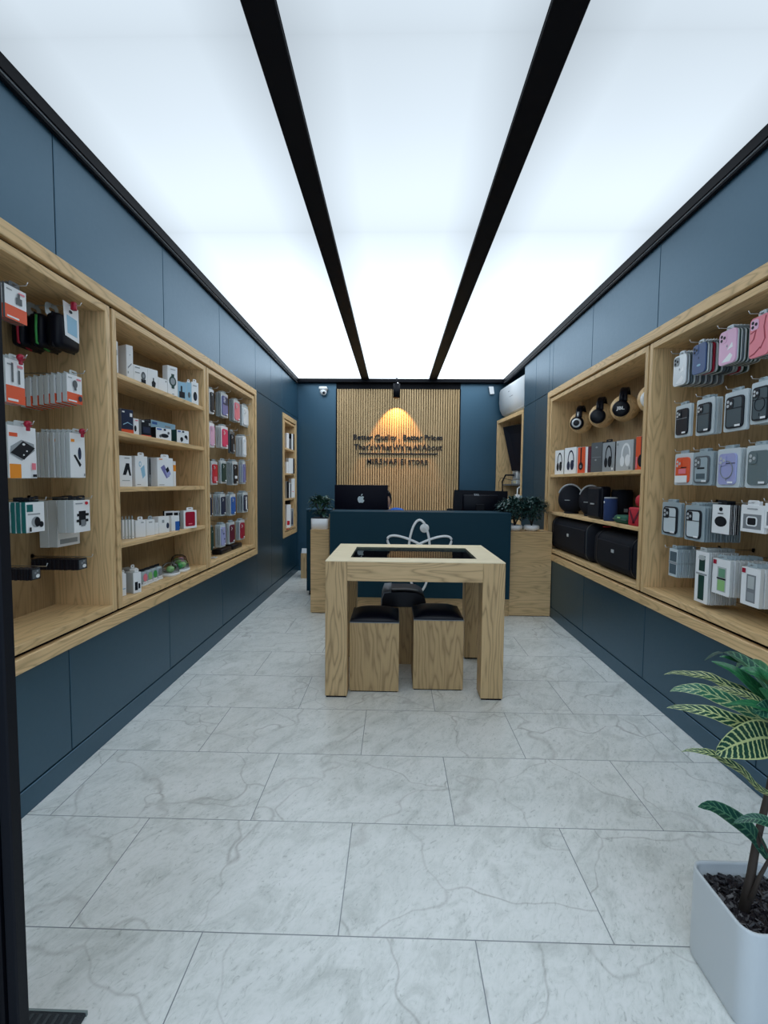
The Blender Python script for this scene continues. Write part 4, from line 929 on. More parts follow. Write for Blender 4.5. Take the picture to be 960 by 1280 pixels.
# green pill speaker with its carabiner loop, lying on the shelf
GFAB = M('green_fabric', srgb(15, 82, 62), 0.75, bump=0.5, bscale=900)
t = thing('pill_speaker', 'dark green flat speaker lying on the shelf beside the red cube', 'speaker', (XR+0.07, 3.655, RS2))
mb = MB(); mb.box(XR+0.01, XR+0.13, 3.545, 3.765, RS2, RS2+0.066, GFAB, 0.03, 4); part('body', t, mb)
part('trim_ring', t, MB().box(XR+0.008, XR+0.132, 3.543, 3.767, RS2+0.028, RS2+0.036, M('green_rubber', srgb(10, 60, 45), 0.5), 0.003))
part('logo_plate', t, MB().box(XR+0.0065, XR+0.011, 3.64, 3.68, RS2+0.04, RS2+0.052, LIME))
mb = MB(); rr = random.Random(3)
for k in range(3):
    mb.tube([(XR+0.155+0.022*k+0.008*math.sin(3*a+k), 3.578+(0.062-0.008*k)*math.cos(a), RS2+0.125+(0.055-0.008*k)*math.sin(a)) for a in [2*PI*i/26 for i in range(26)]], 0.007, (SMOKE, DGREEN, CLEARP)[k], 6, closed=True)
mb.tube([(XR+0.155, 3.578, RS2+0.07), (XR+0.155, 3.578, RS2+0.0)], 0.01, SMOKE, 8)
tag(mb.build('clear_speaker_stand'), 'tangle of clear and green loops standing behind the green speaker', 'cable')
RFAB = M('red_fabric', srgb(190, 22, 45), 0.7, bump=0.5, bscale=900)
t = thing('cube_speaker', 'red cube speaker with a dark crossed mark at the shelf end', 'speaker', (XR+0.07, 3.435, RS2))
part('body', t, MB().box(XR+0.015, XR+0.115, 3.34, 3.53, RS2, RS2+0.135, RFAB, 0.012, 3))
mk = MB()
for a, b in (((3.51, 0.118), (3.43, 0.02)), ((3.37, 0.118), (3.44, 0.02))):
    mk.prism([(-(a[0]+0.009), a[1]), (-(b[0]+0.022), b[1]), (-(b[0]-0.004), b[1]), (-(a[0]-0.012), a[1])], MAROON, (XR+0.0155, 0, RS2), (0,-1,0), (0,0,1), 0.003)
part('crossed_mark', t, mk)
t = thing('capsule_speaker', 'red rounded speaker resting on top of the red cube speaker', 'speaker', (XR+0.075, 3.40, RS2+0.135))
mb = MB(); mb.box(XR+0.02, XR+0.13, 3.33, 3.475, RS2+0.135, RS2+0.235, RFAB, 0.045, 4); part('body', t, mb)
part('end_cap', t, MB().lathe([(0.0,0.004),(0.03,0.002),(0.034,-0.004)], CRIM, (XR+0.075, 3.474, RS2+0.185), 20, 'y'))
# two big black speakers lying along the bottom
def boom(y0, y1, z0, h, x0, x1, label, cap):
    t = thing('party_speaker', label, 'speaker', ((x0+x1)/2, (y0+y1)/2, z0))
    part('body', t, MB().box(x0, x1, y0, y1, z0, z0+h, FAB_K, min(0.085, h*0.28), 5))
    part('grille', t, MB().box(x0-0.006, x0+0.01, y0+0.13, y1-0.13, z0+0.07, z0+h-0.07, M('black_grille', (0.003,0.005,0.011,1), 0.6, spec=0.2, bump=0.8, bscale=1200), 0.004))
    for yy, s in ((y0, 1), (y1, -1)):
        part('end_ring', t, MB().box(x0-0.003, x1+0.003, yy+s*0.10-0.008, yy+s*0.10+0.008, z0-0.000, z0+h+0.003, cap, min(0.005, 0.004)) if False else
             MB().prism([(p, q) for p, q in rrect((x1-x0)+0.006, h+0.004, min(0.088, h*0.29), 5, (x0+x1)/2, z0+h/2+0.002)], cap, (0, yy+s*0.11, 0), (1,0,0), (0,0,1), 0.022, True))
    part('logo_plate', t, MB().box(x0-0.010, x0-0.0055, (y0+y1)/2-0.03, (y0+y1)/2+0.01, z0+h*0.52, z0+h*0.60, SILVER))
    part('carry_handle', t, MB().tube([((x0+x1)/2, y0+0.2, z0+h-0.004), ((x0+x1)/2, y0+0.26, z0+h+0.018), ((x0+x1)/2, y1-0.26, z0+h+0.018), ((x0+x1)/2, y1-0.2, z0+h-0.004)], 0.014, RUB, 8))
    return t
boom(4.165, 5.27, RS3, 0.355, XR+0.015, XR+0.29, 'big black party speaker lying at the far end of the cabinet floor', M('grey_ring', (0.03,0.04,0.05,1), 0.4))
boom(3.345, 4.155, RS3, 0.318, XR+0.015, XR+0.29, 'big black party speaker lying below the red cube speaker', PLASTIC_K)
p = onX(*cp('r5',475,565), XR+0.03)
t = thing('speaker_tag', 'small red hang tag on top of the big speaker joint', 'tag', (XR+0.15, 4.14, RS3+0.322))
part('card', t, MB().box(XR+0.10, XR+0.16, 4.10, 4.14, RS3+0.3345, RS3+0.342, RED, 0.002)); part('cord', t, MB().tube([(XR+0.13,4.14,RS3+0.338),(XR+0.15,4.17,RS3+0.345),(XR+0.152,4.2,RS3+0.355)],0.002,INK,6))

# ================================================================== PHONE CASE CABINET ABOVE THE CROTON
XD = XR+0.045
PR1 = 'above the croton'
def bare(px, xs, n, col, short, cols, extra=None, style='three', border=None):
    stack('R1','r6',px,xs,n,'bare',col,'%s fronting a hook, top row, %s' % (short, PR1),'slim bare phone case behind the %s, top row, %s' % (short, PR1),
          'cases behind the %s' % short, Xf=XD, cols=cols, art=extra, style=style, border=border)
mkapple = lambda m: (lambda mb, w, h: apple_mark(mb, 0, -h*0.47, w*0.085, m, -0.0003))
def marble(m):
    def f(mb, w, h):
        for pts in ([(0.30,0.45),(0.22,0.2),(0.30,-0.1),(0.10,-0.3),(0.13,-0.33),(0.36,-0.1),(0.28,0.2),(0.36,0.45)], [(-0.45,0.12),(-0.2,0.16),(-0.3,-0.02),(-0.45,-0.1),(-0.45,-0.13),(-0.24,-0.04),(-0.13,0.19),(-0.45,0.15)], [(0.1,-0.3),(-0.2,-0.42),(-0.45,-0.45),(-0.45,-0.42),(-0.2,-0.38),(0.1,-0.26)]):
            mb.prism([(u*w, -h/2+v*h) for u, v in pts], m, (0,-0.0003,0), depth=0.0007)
    return f
def facet(m):
    def f(mb, w, h):
        for pts in ([(-0.3,-0.42),(0.2,-0.2),(0.35,-0.3),(0.2,-0.45)], [(0.0,-0.1),(0.3,0.1),(0.35,-0.05)]):
            mb.prism([(u*w, -h/2+v*h) for u, v in pts], m, (0,-0.0003,0), depth=0.0006)
    return f
SHELLS = [CLEARW, SMOKE, CLEARP, SMOKE]
bare((140,237,540,778),560,13,SILVER,'silver grey case',[CLEARW,SMOKE,CLEARW,MIDGREY],[facet(WHITEG), mkapple(GREYP)],border=GREYP)
bare((293,392,450,682),760,15,M('denim_blue',srgb(70,95,140),0.45),'denim blue case',[CLEARW,CLEARP,CRIM,CLEARW,DGREEN,CLEARW,SMOKE,SMOKE,SMOKE],[mkapple(NAVY), lambda mb,w,h: mb.prism(ell(0.02*w,-h*0.72,w*0.16,h*0.04,10),LBLUE,(0,-0.0003,0),depth=0.0006)])
bare((505,635,340,605),850,13,PINK,'lilac pink case',[CLEARW,DGREEN,CLEARW,SMOKE],[facet(WHITEG), mkapple(GREYP)],border=PINK)
bare((750,900,225,545),1150,11,CORAL,'coral marble case',[CLEARW,SMOKE],[marble(CRIM)],border=PINK)
def ringd(m, s=0.32):
    def f(mb, w, h, cz):
        mb.tube([(s*w*math.cos(a), -0.0096, cz-h*0.02+s*w*math.sin(a)) for a in [2*PI*i/24 for i in range(24)]], w*0.02, m, 5, closed=True)
        mb.prism([(-w*0.02,cz-h*0.28),(w*0.02,cz-h*0.28),(w*0.02,cz-h*0.38),(-w*0.02,cz-h*0.38)], m, (0,-0.0094,0), depth=0.0008)
    return f
band = lambda m: txt_patch(m,-0.48,0.11,0.48,0.135)
SLATE = M('slate_case', (0.055,0.085,0.10,1), 0.5); SL2 = M('grey_green_case', (0.13,0.18,0.19,1), 0.5)
R1D = [
 ('r6',(155,277,935,1190),300,3,INK,'matt black case',1,dict(back=CLEARW,cols=[SLATE],art=[band(MIDGREY)])),
 ('r6',(322,462,885,1172),535,5,SLATE,'slate case with a black rim',1,dict(back=CLEARW,border=INK,cols=[SLATE,CLEARP],art=[band(INK)])),
 ('r6',(546,732,825,1140),765,3,SLATE,'larger slate case with a band',1,dict(back=CLEARW,border=INK,cols=[SLATE,CLEARP],art=[band(INK)])),
 ('r6',(760,935,745,1080),1060,4,SLATE,'slate case with a ring',1,dict(back=CLEARW,border=INK,cols=[SLATE,CLEARP],art=[ringd(INK),band(INK)])),
 ('r7',(115,225,132,325),234,2,ORANGE,'orange case',2,dict(back=CLEARW,cols=[CLEARP],art=[txt_patch(INK,-0.35,0.08,0.35,0.12),txt_patch(CORAL,-0.25,-0.15,0.3,0.05),txt_patch(WHITE,-0.5,-0.5,0.4,-0.22)])),
 ('r7',(227,347,122,328),388,6,CLEARP,'clear case with a grey rim',2,dict(back=CLEARP,border=DKGREY,cols=[SMOKE,CLEARP],art=[txt_patch(INK,-0.25,0.02,0.25,0.08),txt_patch(SMOKE,-0.3,-0.35,0.3,-0.15)])),
 ('r7',(376,517,102,340),555,6,LAV,'pale lavender case with a ring',2,dict(back=CLEARW,cols=[CLEARP,SMOKE],art=[ringd(MIDGREY,0.36),txt_patch(INK,-0.48,0.17,0.48,0.19)])),
 ('r7',(553,722,80,344),800,6,SL2,'grey green case',2,dict(back=CLEARW,cols=[SMOKE,CLEARP],art=[txt_patch(INK,0.2,-0.48,0.4,-0.42)])),
 ('r7',(36,150,432,640),178,4,CLEARW,'clear case with a thick black rim',3,dict(back=CLEARP,border=INK,cols=[CLEARP,SMOKE],art=[band(INK)])),
 ('r7',(177,297,452,670),540,13,CLEARW,'second black rimmed clear case',3,dict(back=CLEARP,border=INK,cols=[CLEARP,SMOKE],art=[band(INK)])),
]
for crop, px, xs, n, col, short, r_, kw in R1D: pk('R1', crop, px, xs, n, col, short, ROWS[r_], PR1, Xf=XD, **kw)
def rb(px, xs, n, label, behind, group, art, side_m=SPINE, front=None, tabm=None, t_fill=0.8):
    stack('R1','r7',px,xs,n,'box',front,label,behind,group,Xf=XD,art=art,side_m=side_m,tabm=tabm,t_fill=t_fill)
WATCH = lambda: [dk(0.12,0.12,0.9,0.66,MIDGREY),('p',rrect(0.48,0.36,0.1,3,0.5,0.40),WHITEG),('p',rrect(0.36,0.26,0.06,3,0.5,0.40),INK),dk(0.3,0.84,0.75,0.88,GREYP)]
rb((345,455,446,627),520,6,'white watch cover pack with a black watch, fourth row above the croton','black pack behind the black watch cover pack, fourth row','watch packs on the fourth row',
   [('e',0.5,0.42,0.34,0.18,INK),dk(0.25,0.3,0.75,0.54,INK),('e',0.5,0.84,0.1,0.07,INK),dk(0.35,0.68,0.65,0.71,INK)],side_m=INK)
rb((522,664,450,618),700,2,'white window box with a white smart watch, fourth row above the croton','white window box behind the white smart watch one','smart watch boxes on the fourth row',WATCH(),side_m=WHITE,tabm=WHITE)
rb((668,800,440,600),850,2,'white window box with a dark smart watch, at the picture edge of the fourth row','white window box behind the dark smart watch one','dark smart watch boxes on the fourth row',WATCH(),side_m=WHITE,tabm=WHITE)
rb((80,131,718,890),262,11,'clear cable pack with grey ends, lowest row above the croton','clear slim pack behind the grey ended cable pack','clear packs on the lowest row',
   [dk(0.1,0.55,0.9,0.9,SMOKE),dk(0.1,0.1,0.9,0.45,SMOKE),dk(0.0,0.46,1,0.54,GREYP)],side_m=CLEARP,front=CLEARW,t_fill=0.55)
rb((240,322,734,1053),510,14,'tall white watch strap box with a dark green strap, lowest row','tall striped box behind the dark green strap box','tall strap boxes on the lowest row',
   [dk(0.28,0.62,0.72,0.92,DGREEN),dk(0.28,0.06,0.72,0.54,DGREEN),dk(0.1,0.55,0.9,0.58,GREYP),('e',0.5,0.88,0.25,0.05,SPINE)],side_m=SPINE,front=WHITE,t_fill=0.7)
rb((346,455,782,1004),705,8,'white strap box with a bright green strap, lowest row','dotted white box behind the bright green strap box','green strap boxes on the lowest row',
   [dk(0.30,0.10,0.80,0.78,SPINE),dk(0.34,0.12,0.74,0.42,LIME),dk(0.38,0.5,0.74,0.74,M('green_strap',srgb(110,160,130),0.5)),dk(0.05,0.84,0.24,0.96,CRIM),dk(0.30,0.44,0.8,0.48,INK)],side_m=M('pale_grey_card',(0.55,0.58,0.58,1),0.5),tabm=CLEARP,t_fill=0.78)
rb((522,640,835,1073),900,7,'white strap box with a pale grey strap, lowest row','dotted white box behind the pale grey strap box','grey strap boxes on the lowest row',
   [dk(0.30,0.10,0.78,0.82,MIDGREY),dk(0.36,0.14,0.72,0.36,GREYP),dk(0.38,0.46,0.72,0.78,SPINE),dk(0.05,0.84,0.24,0.96,CRIM)],side_m=MATS['pale_grey_card'],tabm=CLEARP,t_fill=0.78)

# ================================================================== TABLE AND STOOLS
TX0, TX1, TY0, TY1, TZ = -0.459, 0.738, 3.08, 3.971, 0.935
t = thing('display_table', 'square oak display table with a glass topped tray, in front of the counter', 'table', ((TX0+TX1)/2, (TY0+TY1)/2, 0))
LG = 0.148
for (a, b) in ((TX0, TY0), (TX1-LG, TY0), (TX0, TY1-LG), (TX1-LG, TY1-LG)):
    lg = part('leg', t, bx(a, a+LG, b, b+LG, 0.012, TZ-0.006, OZT, 0.002)); part('foot_pad', lg, bx(a+0.01, a+LG-0.01, b+0.01, b+LG-0.01, 0, 0.012, RUB)) if False else part('foot_pad', t, bx(a+0.006, a+LG-0.006, b+0.006, b+LG-0.006, 0, 0.012, RUB))
za = 0.80
for nm, q in (('apron', (TX0+LG, TX1-LG, TY0+0.001, TY0+0.03)), ('apron', (TX0+LG, TX1-LG, TY1-0.03, TY1-0.001))): part(nm, t, bx(*q, za, TZ-0.006, OXT, 0.001))
OYT = wood('y', 0.86, 'oak_table_side', 7)
for x in (TX0+0.001, TX1-0.03): part('apron', t, bx(x, x+0.029, TY0+LG, TY1-LG, za, TZ-0.006, OYT, 0.001))
GX0, GX1, GY0, GY1 = -0.305, 0.577, 3.235, 3.787
mb = MB()
for q in ((TX0, TX1, TY0, GY0), (TX0, TX1, GY1, TY1), (TX0, GX0, GY0, GY1), (GX1, TX1, GY0, GY1)): mb.box(*q, TZ-0.006, TZ, OTOP)
part('tabletop', t, mb)
mb = MB(); w = 0.012
for q in ((GX0-w, GX1+w, GY0-w, GY0), (GX0-w, GX1+w, GY1, GY1+w), (GX0-w, GX0, GY0, GY1), (GX1, GX1+w, GY0, GY1)): mb.box(*q, 0.815, TZ-0.0065, DKGREY)
mb.box(GX0-w, GX1+w, GY0-w, GY1+w, 0.803, 0.815, INK)
part('display_tray', t, mb)
part('glass_plate', t, bx(GX0, GX1, GY0, GY1, TZ-0.008, TZ-0.002, GLASS))
for i, (x, y, c, l) in enumerate(((-0.2,3.68,WHITE,'white phone lying in the glass tray, near its corner'),(-0.05,3.66,BLUEP,'blue phone lying in the glass tray'),(0.36,3.68,LBLUE,'pale blue phone lying in the glass tray'),(0.47,3.67,WHITE,'white phone lying in the glass tray by the striped card'),(0.13,3.45,INK,'black phone lying in the middle of the glass tray'))):
    mb = MB(); mb.prism(rrect(0.09,0.19,0.014,4), c, (x,y,0.8155), (1,0,0), (0,1,0), 0.010, True); o = mb.build('display_phone'); tag(o, l, 'phone')
    lpart('screen', o, MB().prism(rrect(0.08,0.175,0.01,4), INK if c is not INK else NAVY, (0,0,0.010), (1,0,0), (0,1,0), 0.0012))
def stool(x0, x1, y0, h, label, pull=0.0):
    w = x1-x0; d = w
    t = thing('cube_stool', label, 'stool', ((x0+x1)/2, y0+d/2, 0))
    mb = MB(); k = 0.018
    mb.box(x0, x1, y0, y0+d, 0.008, h, OZS, 0.002); part('box_base', t, mb)
    part('foot_pad', t, bx(x0+0.008, x1-0.008, y0+0.008, y0+d-0.008, 0, 0.008, RUB))
    # cushion with a crowned top
    n = 12; bm = MB(); g = {}
    for i in range(n+1):
        for j in range(n+1):
            u, v = i/n*2-1, j/n*2-1
            z = h+0.016+0.040*(1-u**4)*(1-v**4)**1.0
            g[i, j] = bm.bm.verts.new(Vector((x0+w*i/n*0.98+0.01*w, y0+d*j/n*0.98+0.01*d, z)))
    fs = [bm.bm.faces.new([g[i,j], g[i+1,j], g[i+1,j+1], g[i,j+1]]) for i in range(n) for j in range(n)]
    bm._fin(fs, VINYL, True)
    per = [g[i,0] for i in range(n+1)]+[g[n,j] for j in range(1,n+1)]+[g[i,n] for i in range(n-1,-1,-1)]+[g[0,j] for j in range(n-1,0,-1)]
    low = [bm.bm.verts.new(Vector((v.co.x, v.co.y, h))) for v in per]
    bm._fin([bm.bm.faces.new([low[i], low[(i+1) % len(per)], per[(i+1) % len(per)], per[i]]) for i in range(len(per))], VINYL)
    bm._fin([bm.bm.faces.new(list(reversed(low)))], VINYL)
    part('seat_cushion', t, bm)
    part('seat_trim', t, bx(x0-0.001, x1+0.001, y0-0.001, y0+d+0.001, h-0.001, h+0.004, MIDGREY, 0.001))
    return t
stool(-0.304, 0.040, 3.172, 0.490, 'oak cube stool with a black cushion under the table, nearer the white wall boxes')
stool(0.141, 0.492, 3.218, 0.500, 'oak cube stool with a black cushion under the table, nearer the headphone wall')
# third stool, behind the two and a little taller, its saddle seat curving up at one end
t = thing('cube_stool', 'oak stool with a curved black saddle seat, behind the two front stools', 'stool', (0.085, 3.86, 0))
part('box_base', t, bx(-0.03, 0.205, 3.69, 4.02, 0.0, 0.465, OZS, 0.002))
sd = [(-0.095,0.0),(0.262,0.0),(0.255,0.05),(0.235,0.085),(0.19,0.112),(0.10,0.118),(-0.02,0.116),(-0.075,0.108),(-0.093,0.06)]
mb = MB(); mb.prism(sd, VINYL, (0, 4.03, 0.468), depth=0.34, smooth=True); part('seat_cushion', t, mb)
tr = [(-0.103,-0.003),(-0.095,-0.003),(-0.093,0.06),(-0.075,0.108),(-0.02,0.117),(-0.02,0.124),(-0.082,0.116),(-0.101,0.062)]
part('seat_trim', t, MB().prism(tr, MIDGREY, (0, 4.032, 0.468), depth=0.344, smooth=True))

# ================================================================== COUNTER
YCF = 5.05; CT = 1.148
t = thing('service_counter', 'dark blue service counter with a white ring emblem on its front', 'counter', (0.28, 5.3, 0))
part('front_panel', t, bx(-0.705, 1.258, YCF, YCF+0.055, 0.205, CT, BLUEC, 0.003))
part('counter_top', t, bx(-0.70, 1.255, YCF+0.055, 5.42, CT-0.03, CT, BLUEC, 0.002))
part('wooden_base', t, bx(-0.72, 1.27, 5.125, 5.40, 0.0, CT-0.032, OBX, 0.002))
part('desk_top', t, bx(-0.70, 1.26, 5.402, 6.0, 0.86, 0.895, BLUEC, 0.002))
for x in (-0.70, 1.23): part('side_panel', t, bx(x, x+0.03, 5.40, 6.0, 0.0, 0.86, BLUEC, 0.002))
part('return_wing', t, bx(-1.128, -0.80, 5.95, 6.30, 0.06, 1.105, BLUEC, 0.002)); part('wing_top', t, bx(-1.135, -0.79, 5.94, 6.31, 1.105, 1.122, BLUE, 0.002)); part('wing_plinth', t, bx(-1.10, -0.82, 5.98, 6.28, 0, 0.06, BLACK))
# emblem: three crossed loops and a ball
em = MB(); ex, ez, ea, eb = 0.272, 0.668, 0.395, 0.118; yb = YCF-0.008
for rot in (PI/2, PI/2+PI/3, PI/2-PI/3):
    pts = []
    for i in range(64):
        a = 2*PI*i/64; u, v_ = ea*math.cos(a), eb*math.sin(a)
        pts.append((ex+u*math.cos(rot)-v_*math.sin(rot), yb, ez+u*math.sin(rot)+v_*math.cos(rot)))
    em.tube(pts, 0.0135, WHITEG, 8, closed=True)
em.lathe([(0.0,-0.012),(0.045,-0.010),(0.05,0.0),(0.05,0.008)], WHITEG, (0.325, YCF-0.008, 0.975), 24, 'y')
part('ring_emblem', t, em, 'white emblem of three crossed loops with a ball')
for nm, x0, x1, lab in (('oak_plinth', -0.928, -0.722, 'oak plinth box beside the counter carrying the white rectangular planter'), ('oak_plinth', 1.272, XR-0.005, 'oak plinth box between counter and headphone wall carrying two bowls')):
    t = thing(nm, lab, 'plinth', ((x0+x1)/2, 5.27, 0)); part('body', t, bx(x0, x1, 5.125, 5.42, 0.008, 0.926, OBX, 0.002)); part('top_board', t, bx(x0, x1, 5.12, 5.425, 0.926, 0.938, OX, 0.002)); part('foot', t, bx(x0+0.01, x1-0.01, 5.14, 5.41, 0, 0.008, RUB))
# wooden bin at the back corner
t = thing('wooden_bin', 'wooden waste bin with a pale flap lid in the back corner', 'bin', (-1.31, 7.16, 0))
part('body', t, bx(-1.42, -1.20, 7.02, 7.30, 0.0, 0.385, OZT, 0.003)); part('flap_lid', t, MB().prism([(7.02,0.387),(7.30,0.387),(7.30,0.40),(7.06,0.455)], SILVER, (-1.21,0,0), (0,1,0), (0,0,1), -0.20))

# ---- computers
def imac():
    x0, x1, y, zt = -0.735, -0.083, 5.70, 1.434
    zb = 1.03
    t = thing('desktop_computer', 'black all in one computer seen from behind, pale fruit logo on its back', 'computer', ((x0+x1)/2, y, 0.895))
    part('shell', t, bx(x0, x1, y, y+0.022, zb, zt, M('midnight_metal', (0.001,0.0014,0.008,1), 0.5, spec=0.15), 0.006, 2))
    part('screen', t, bx(x0+0.02, x1-0.02, y+0.022, y+0.0235, zb+0.07, zt-0.02, INK))
    part('stand', t, MB().box(-0.50, -0.32, y-0.06, y-0.045, 0.9, 1.12, SILVER, 0.004).box(-0.50, -0.32, y-0.06, y, 1.10, 1.12, SILVER, 0.004)); part('stand_foot', t, bx(-0.50, -0.32, y-0.06, y+0.12, 0.895, 0.903, SILVER, 0.002))
    m = MB(); apple_mark(m, -0.412, 1.262, 0.088, M('pale_logo', (0.55,0.66,0.70,1), 0.35), y+0.0004, 0.0016); part('logo', t, m)
imac()
x0, x1, y = 0.69, 1.345, 5.6
t = thing('monitor', 'wide black monitor seen from behind, standing beside the bowl plants', 'monitor', ((x0+x1)/2, y, 0.895))
part('shell', t, MB().prism([(x0,1.03),(x1,1.03),(x1,1.375),(x0+0.02,1.385)], PLASTIC_K, (0,y+0.02,0), depth=0.02).box(x0+0.12, x1-0.12, y-0.045, y+0.001, 1.10, 1.33, PLASTIC_K, 0.015, 2))
part('screen', t, bx(x0+0.03, x1-0.02, y+0.0205, y+0.022, 1.05, 1.36, INK))
m = MB()
for k in range(3): m.prism([(0.945+k*0.020,1.318),(0.960+k*0.020,1.318),(0.950+k*0.020,1.342),(0.935+k*0.020,1.342)], GREYP, (0,y-0.0455,0), depth=0.001)
part('logo', t, m)
part('stand', t, MB().box(0.96, 1.06, y-0.075, y-0.04, 0.90, 1.22, RUB, 0.006)); part('stand_foot', t, bx(0.86, 1.16, y-0.12, y+0.10, 0.895, 0.905, RUB, 0.003))
part('speaker_bump', t, bx(0.63, 0.70, y+0.03, y+0.08, 0.895, 1.16, RUB, 0.01))

# ---- person at the desk, hidden behind the computer but for hair, cheek and a blue shoulder
SKIN = M('skin', (0.50,0.30,0.21,1), 0.5); SHIRT = M('blue_shirt', srgb(20,95,190), 0.75); HAIR = M('dark_hair', (0.006,0.005,0.006,1), 0.6); TROUS = M('dark_trousers', (0.02,0.025,0.035,1), 0.8)
def skinned(name, verts, edges, rad, mat, parent, root=0, sub=2):
    me = bpy.data.meshes.new(name); me.from_pydata([Vector(v)*S for v in verts], edges, []); me.materials.append(mat)
    o = bpy.data.objects.new(name, me); C.objects.link(o)
    if parent: o.parent = parent
    o.modifiers.new('skin', 'SKIN'); me.skin_vertices[0].data[root].use_root = True
    for i, r_ in enumerate(rad): me.skin_vertices[0].data[i].radius = (r_*S, r_*S) if not isinstance(r_, tuple) else (r_[0]*S, r_[1]*S)
    s = o.modifiers.new('sub', 'SUBSURF'); s.levels = s.render_levels = sub
    for p_ in me.polygons: p_.use_smooth = True
    return o
PX, PY = -0.135, 6.30
t = thing('person', 'person in a blue shirt seated behind the black computer, dark hair', 'person', (PX, PY, 0))
V = [(0,0,0.56),(0,-0.01,0.68),(0,-0.03,0.84),(0,-0.05,0.96),(0,-0.06,1.03),(0,-0.08,1.10),
     (0.10,-0.05,1.055),(0.235,-0.06,1.072),(0.27,-0.14,0.86),(0.20,-0.34,0.915),(0.17,-0.42,0.915),
     (-0.10,-0.05,1.055),(-0.235,-0.06,1.072),(-0.27,-0.14,0.86),(-0.20,-0.34,0.915),(-0.17,-0.42,0.915),
     (0.10,-0.02,0.54),(0.12,-0.42,0.54),(0.12,-0.44,0.10),(0.12,-0.54,0.05),(-0.10,-0.02,0.54),(-0.12,-0.42,0.54),(-0.12,-0.44,0.10),(-0.12,-0.54,0.05)]
E_ = [(0,1),(1,2),(2,3),(3,4),(4,5),(3,6),(6,7),(7,8),(8,9),(9,10),(3,11),(11,12),(12,13),(13,14),(14,15),(0,16),(16,17),(17,18),(18,19),(0,20),(20,21),(21,22),(22,23)]
RD = [(0.16,0.12),(0.15,0.11),(0.17,0.12),(0.12,0.10),(0.062,0.062),(0.058,0.058),0.09,0.078,0.058,0.045,0.034,0.09,0.078,0.058,0.045,0.034,0.10,0.075,0.05,0.045,0.10,0.075,0.05,0.045]
body = skinned('body', V, E_, RD, SKIN, t)
# shirt and trousers follow the same skeleton, a little fuller
SV = V[:5]+V[6:9]+V[11:14]; SE = [(0,1),(1,2),(2,3),(3,4),(3,5),(5,6),(6,7),(3,8),(8,9),(9,10)]
SR = [(0.175,0.135),(0.168,0.125),(0.185,0.135),(0.135,0.115),(0.074,0.074),0.102,0.09,0.07,0.102,0.09,0.07]
skinned('shirt', SV, SE, SR, SHIRT, t)
skinned('trousers', [V[0]]+V[16:19]+V[20:23], [(0,1),(1,2),(2,3),(0,4),(4,5),(5,6)], [(0.17,0.13),0.112,0.088,0.062,0.112,0.088,0.062], TROUS, t)
mb = MB(); hc = (0, -0.085, 1.225)
mb.sphere(hc, (0.085,0.105,0.13), SKIN, 24); mb.sphere((hc[0],hc[1]-0.108,hc[2]-0.02), (0.014,0.02,0.026), SKIN, 10)
for s in (-1,1):
    mb.sphere((s*0.085,hc[1]+0.01,hc[2]-0.01), (0.012,0.022,0.034), SKIN, 10)
    mb.sphere((s*0.034,hc[1]-0.092,hc[2]+0.008), (0.016,0.011,0.010), WHITE, 10); mb.sphere((s*0.034,hc[1]-0.101,hc[2]+0.008), (0.007,0.004,0.007), INK, 8)
mb.sphere((0,hc[1]-0.095,hc[2]-0.066), (0.028,0.010,0.008), CORAL, 10)
head = mb.build('head', t, loc=(0,0,0))
mb = MB(); mb.sphere((0,hc[1]+0.022,hc[2]+0.032), (0.096,0.108,0.118), HAIR, 24); mb.sphere((0,hc[1]-0.03,hc[2]+0.095), (0.08,0.085,0.05), HAIR, 18)
for s in (-1,1): mb.sphere((s*0.083,hc[1]-0.005,hc[2]+0.02), (0.014,0.03,0.06), HAIR, 12)
mb.sphere((0,hc[1]-0.075,hc[2]-0.098), (0.055,0.035,0.03), HAIR, 14)
mb.build('hair', t, loc=(0,0,0))
for s in (-1,1):                       # hands resting on the desk edge
    hx, hy, hz = s*0.165, -0.455, 0.915
    mb = MB(); mb.box(hx-0.04, hx+0.04, hy-0.06, hy+0.04, hz-0.018, hz+0.012, SKIN, 0.012, 3)
    for k, ln in enumerate((0.066,0.078,0.072,0.056)):
        fx = hx-0.03+0.02*k; mb.tube([(fx,hy-0.05,hz),(fx,hy-0.05-ln*0.5,hz+0.008),(fx,hy-0.05-ln*0.85,hz-0.002),(fx,hy-0.05-ln,hz-0.010)],[0.0095,0.009,0.008,0.006],SKIN,8)
    mb.tube([(hx-s*0.035,hy+0.01,hz),(hx-s*0.06,hy-0.025,hz),(hx-s*0.062,hy-0.06,hz-0.006)],[0.013,0.011,0.008],SKIN,8)
    mb.build('hand', t, loc=(0,0,0))
t = thing('office_chair', 'dark office seat under the person behind the counter', 'chair', (PX, PY, 0))
part('seat', t, bx(PX-0.24, PX+0.24, PY-0.24, PY+0.24, 0.375, 0.432, RUB, 0.025, 3)); part('column', t, MB().cyl((PX,PY,0.06),(PX,PY,0.38),0.03,0.03,BLACK,14))
for k in range(5):
    a = 2*PI*k/5+0.3; part('base_arm', t, MB().tube([(PX,PY,0.09),(PX+0.27*math.cos(a),PY+0.27*math.sin(a),0.065)],[0.025,0.016],BLACK,8)); part('caster', t, MB().sphere((PX+0.27*math.cos(a),PY+0.27*math.sin(a),0.03),(0.03,0.03,0.03),RUB,12))

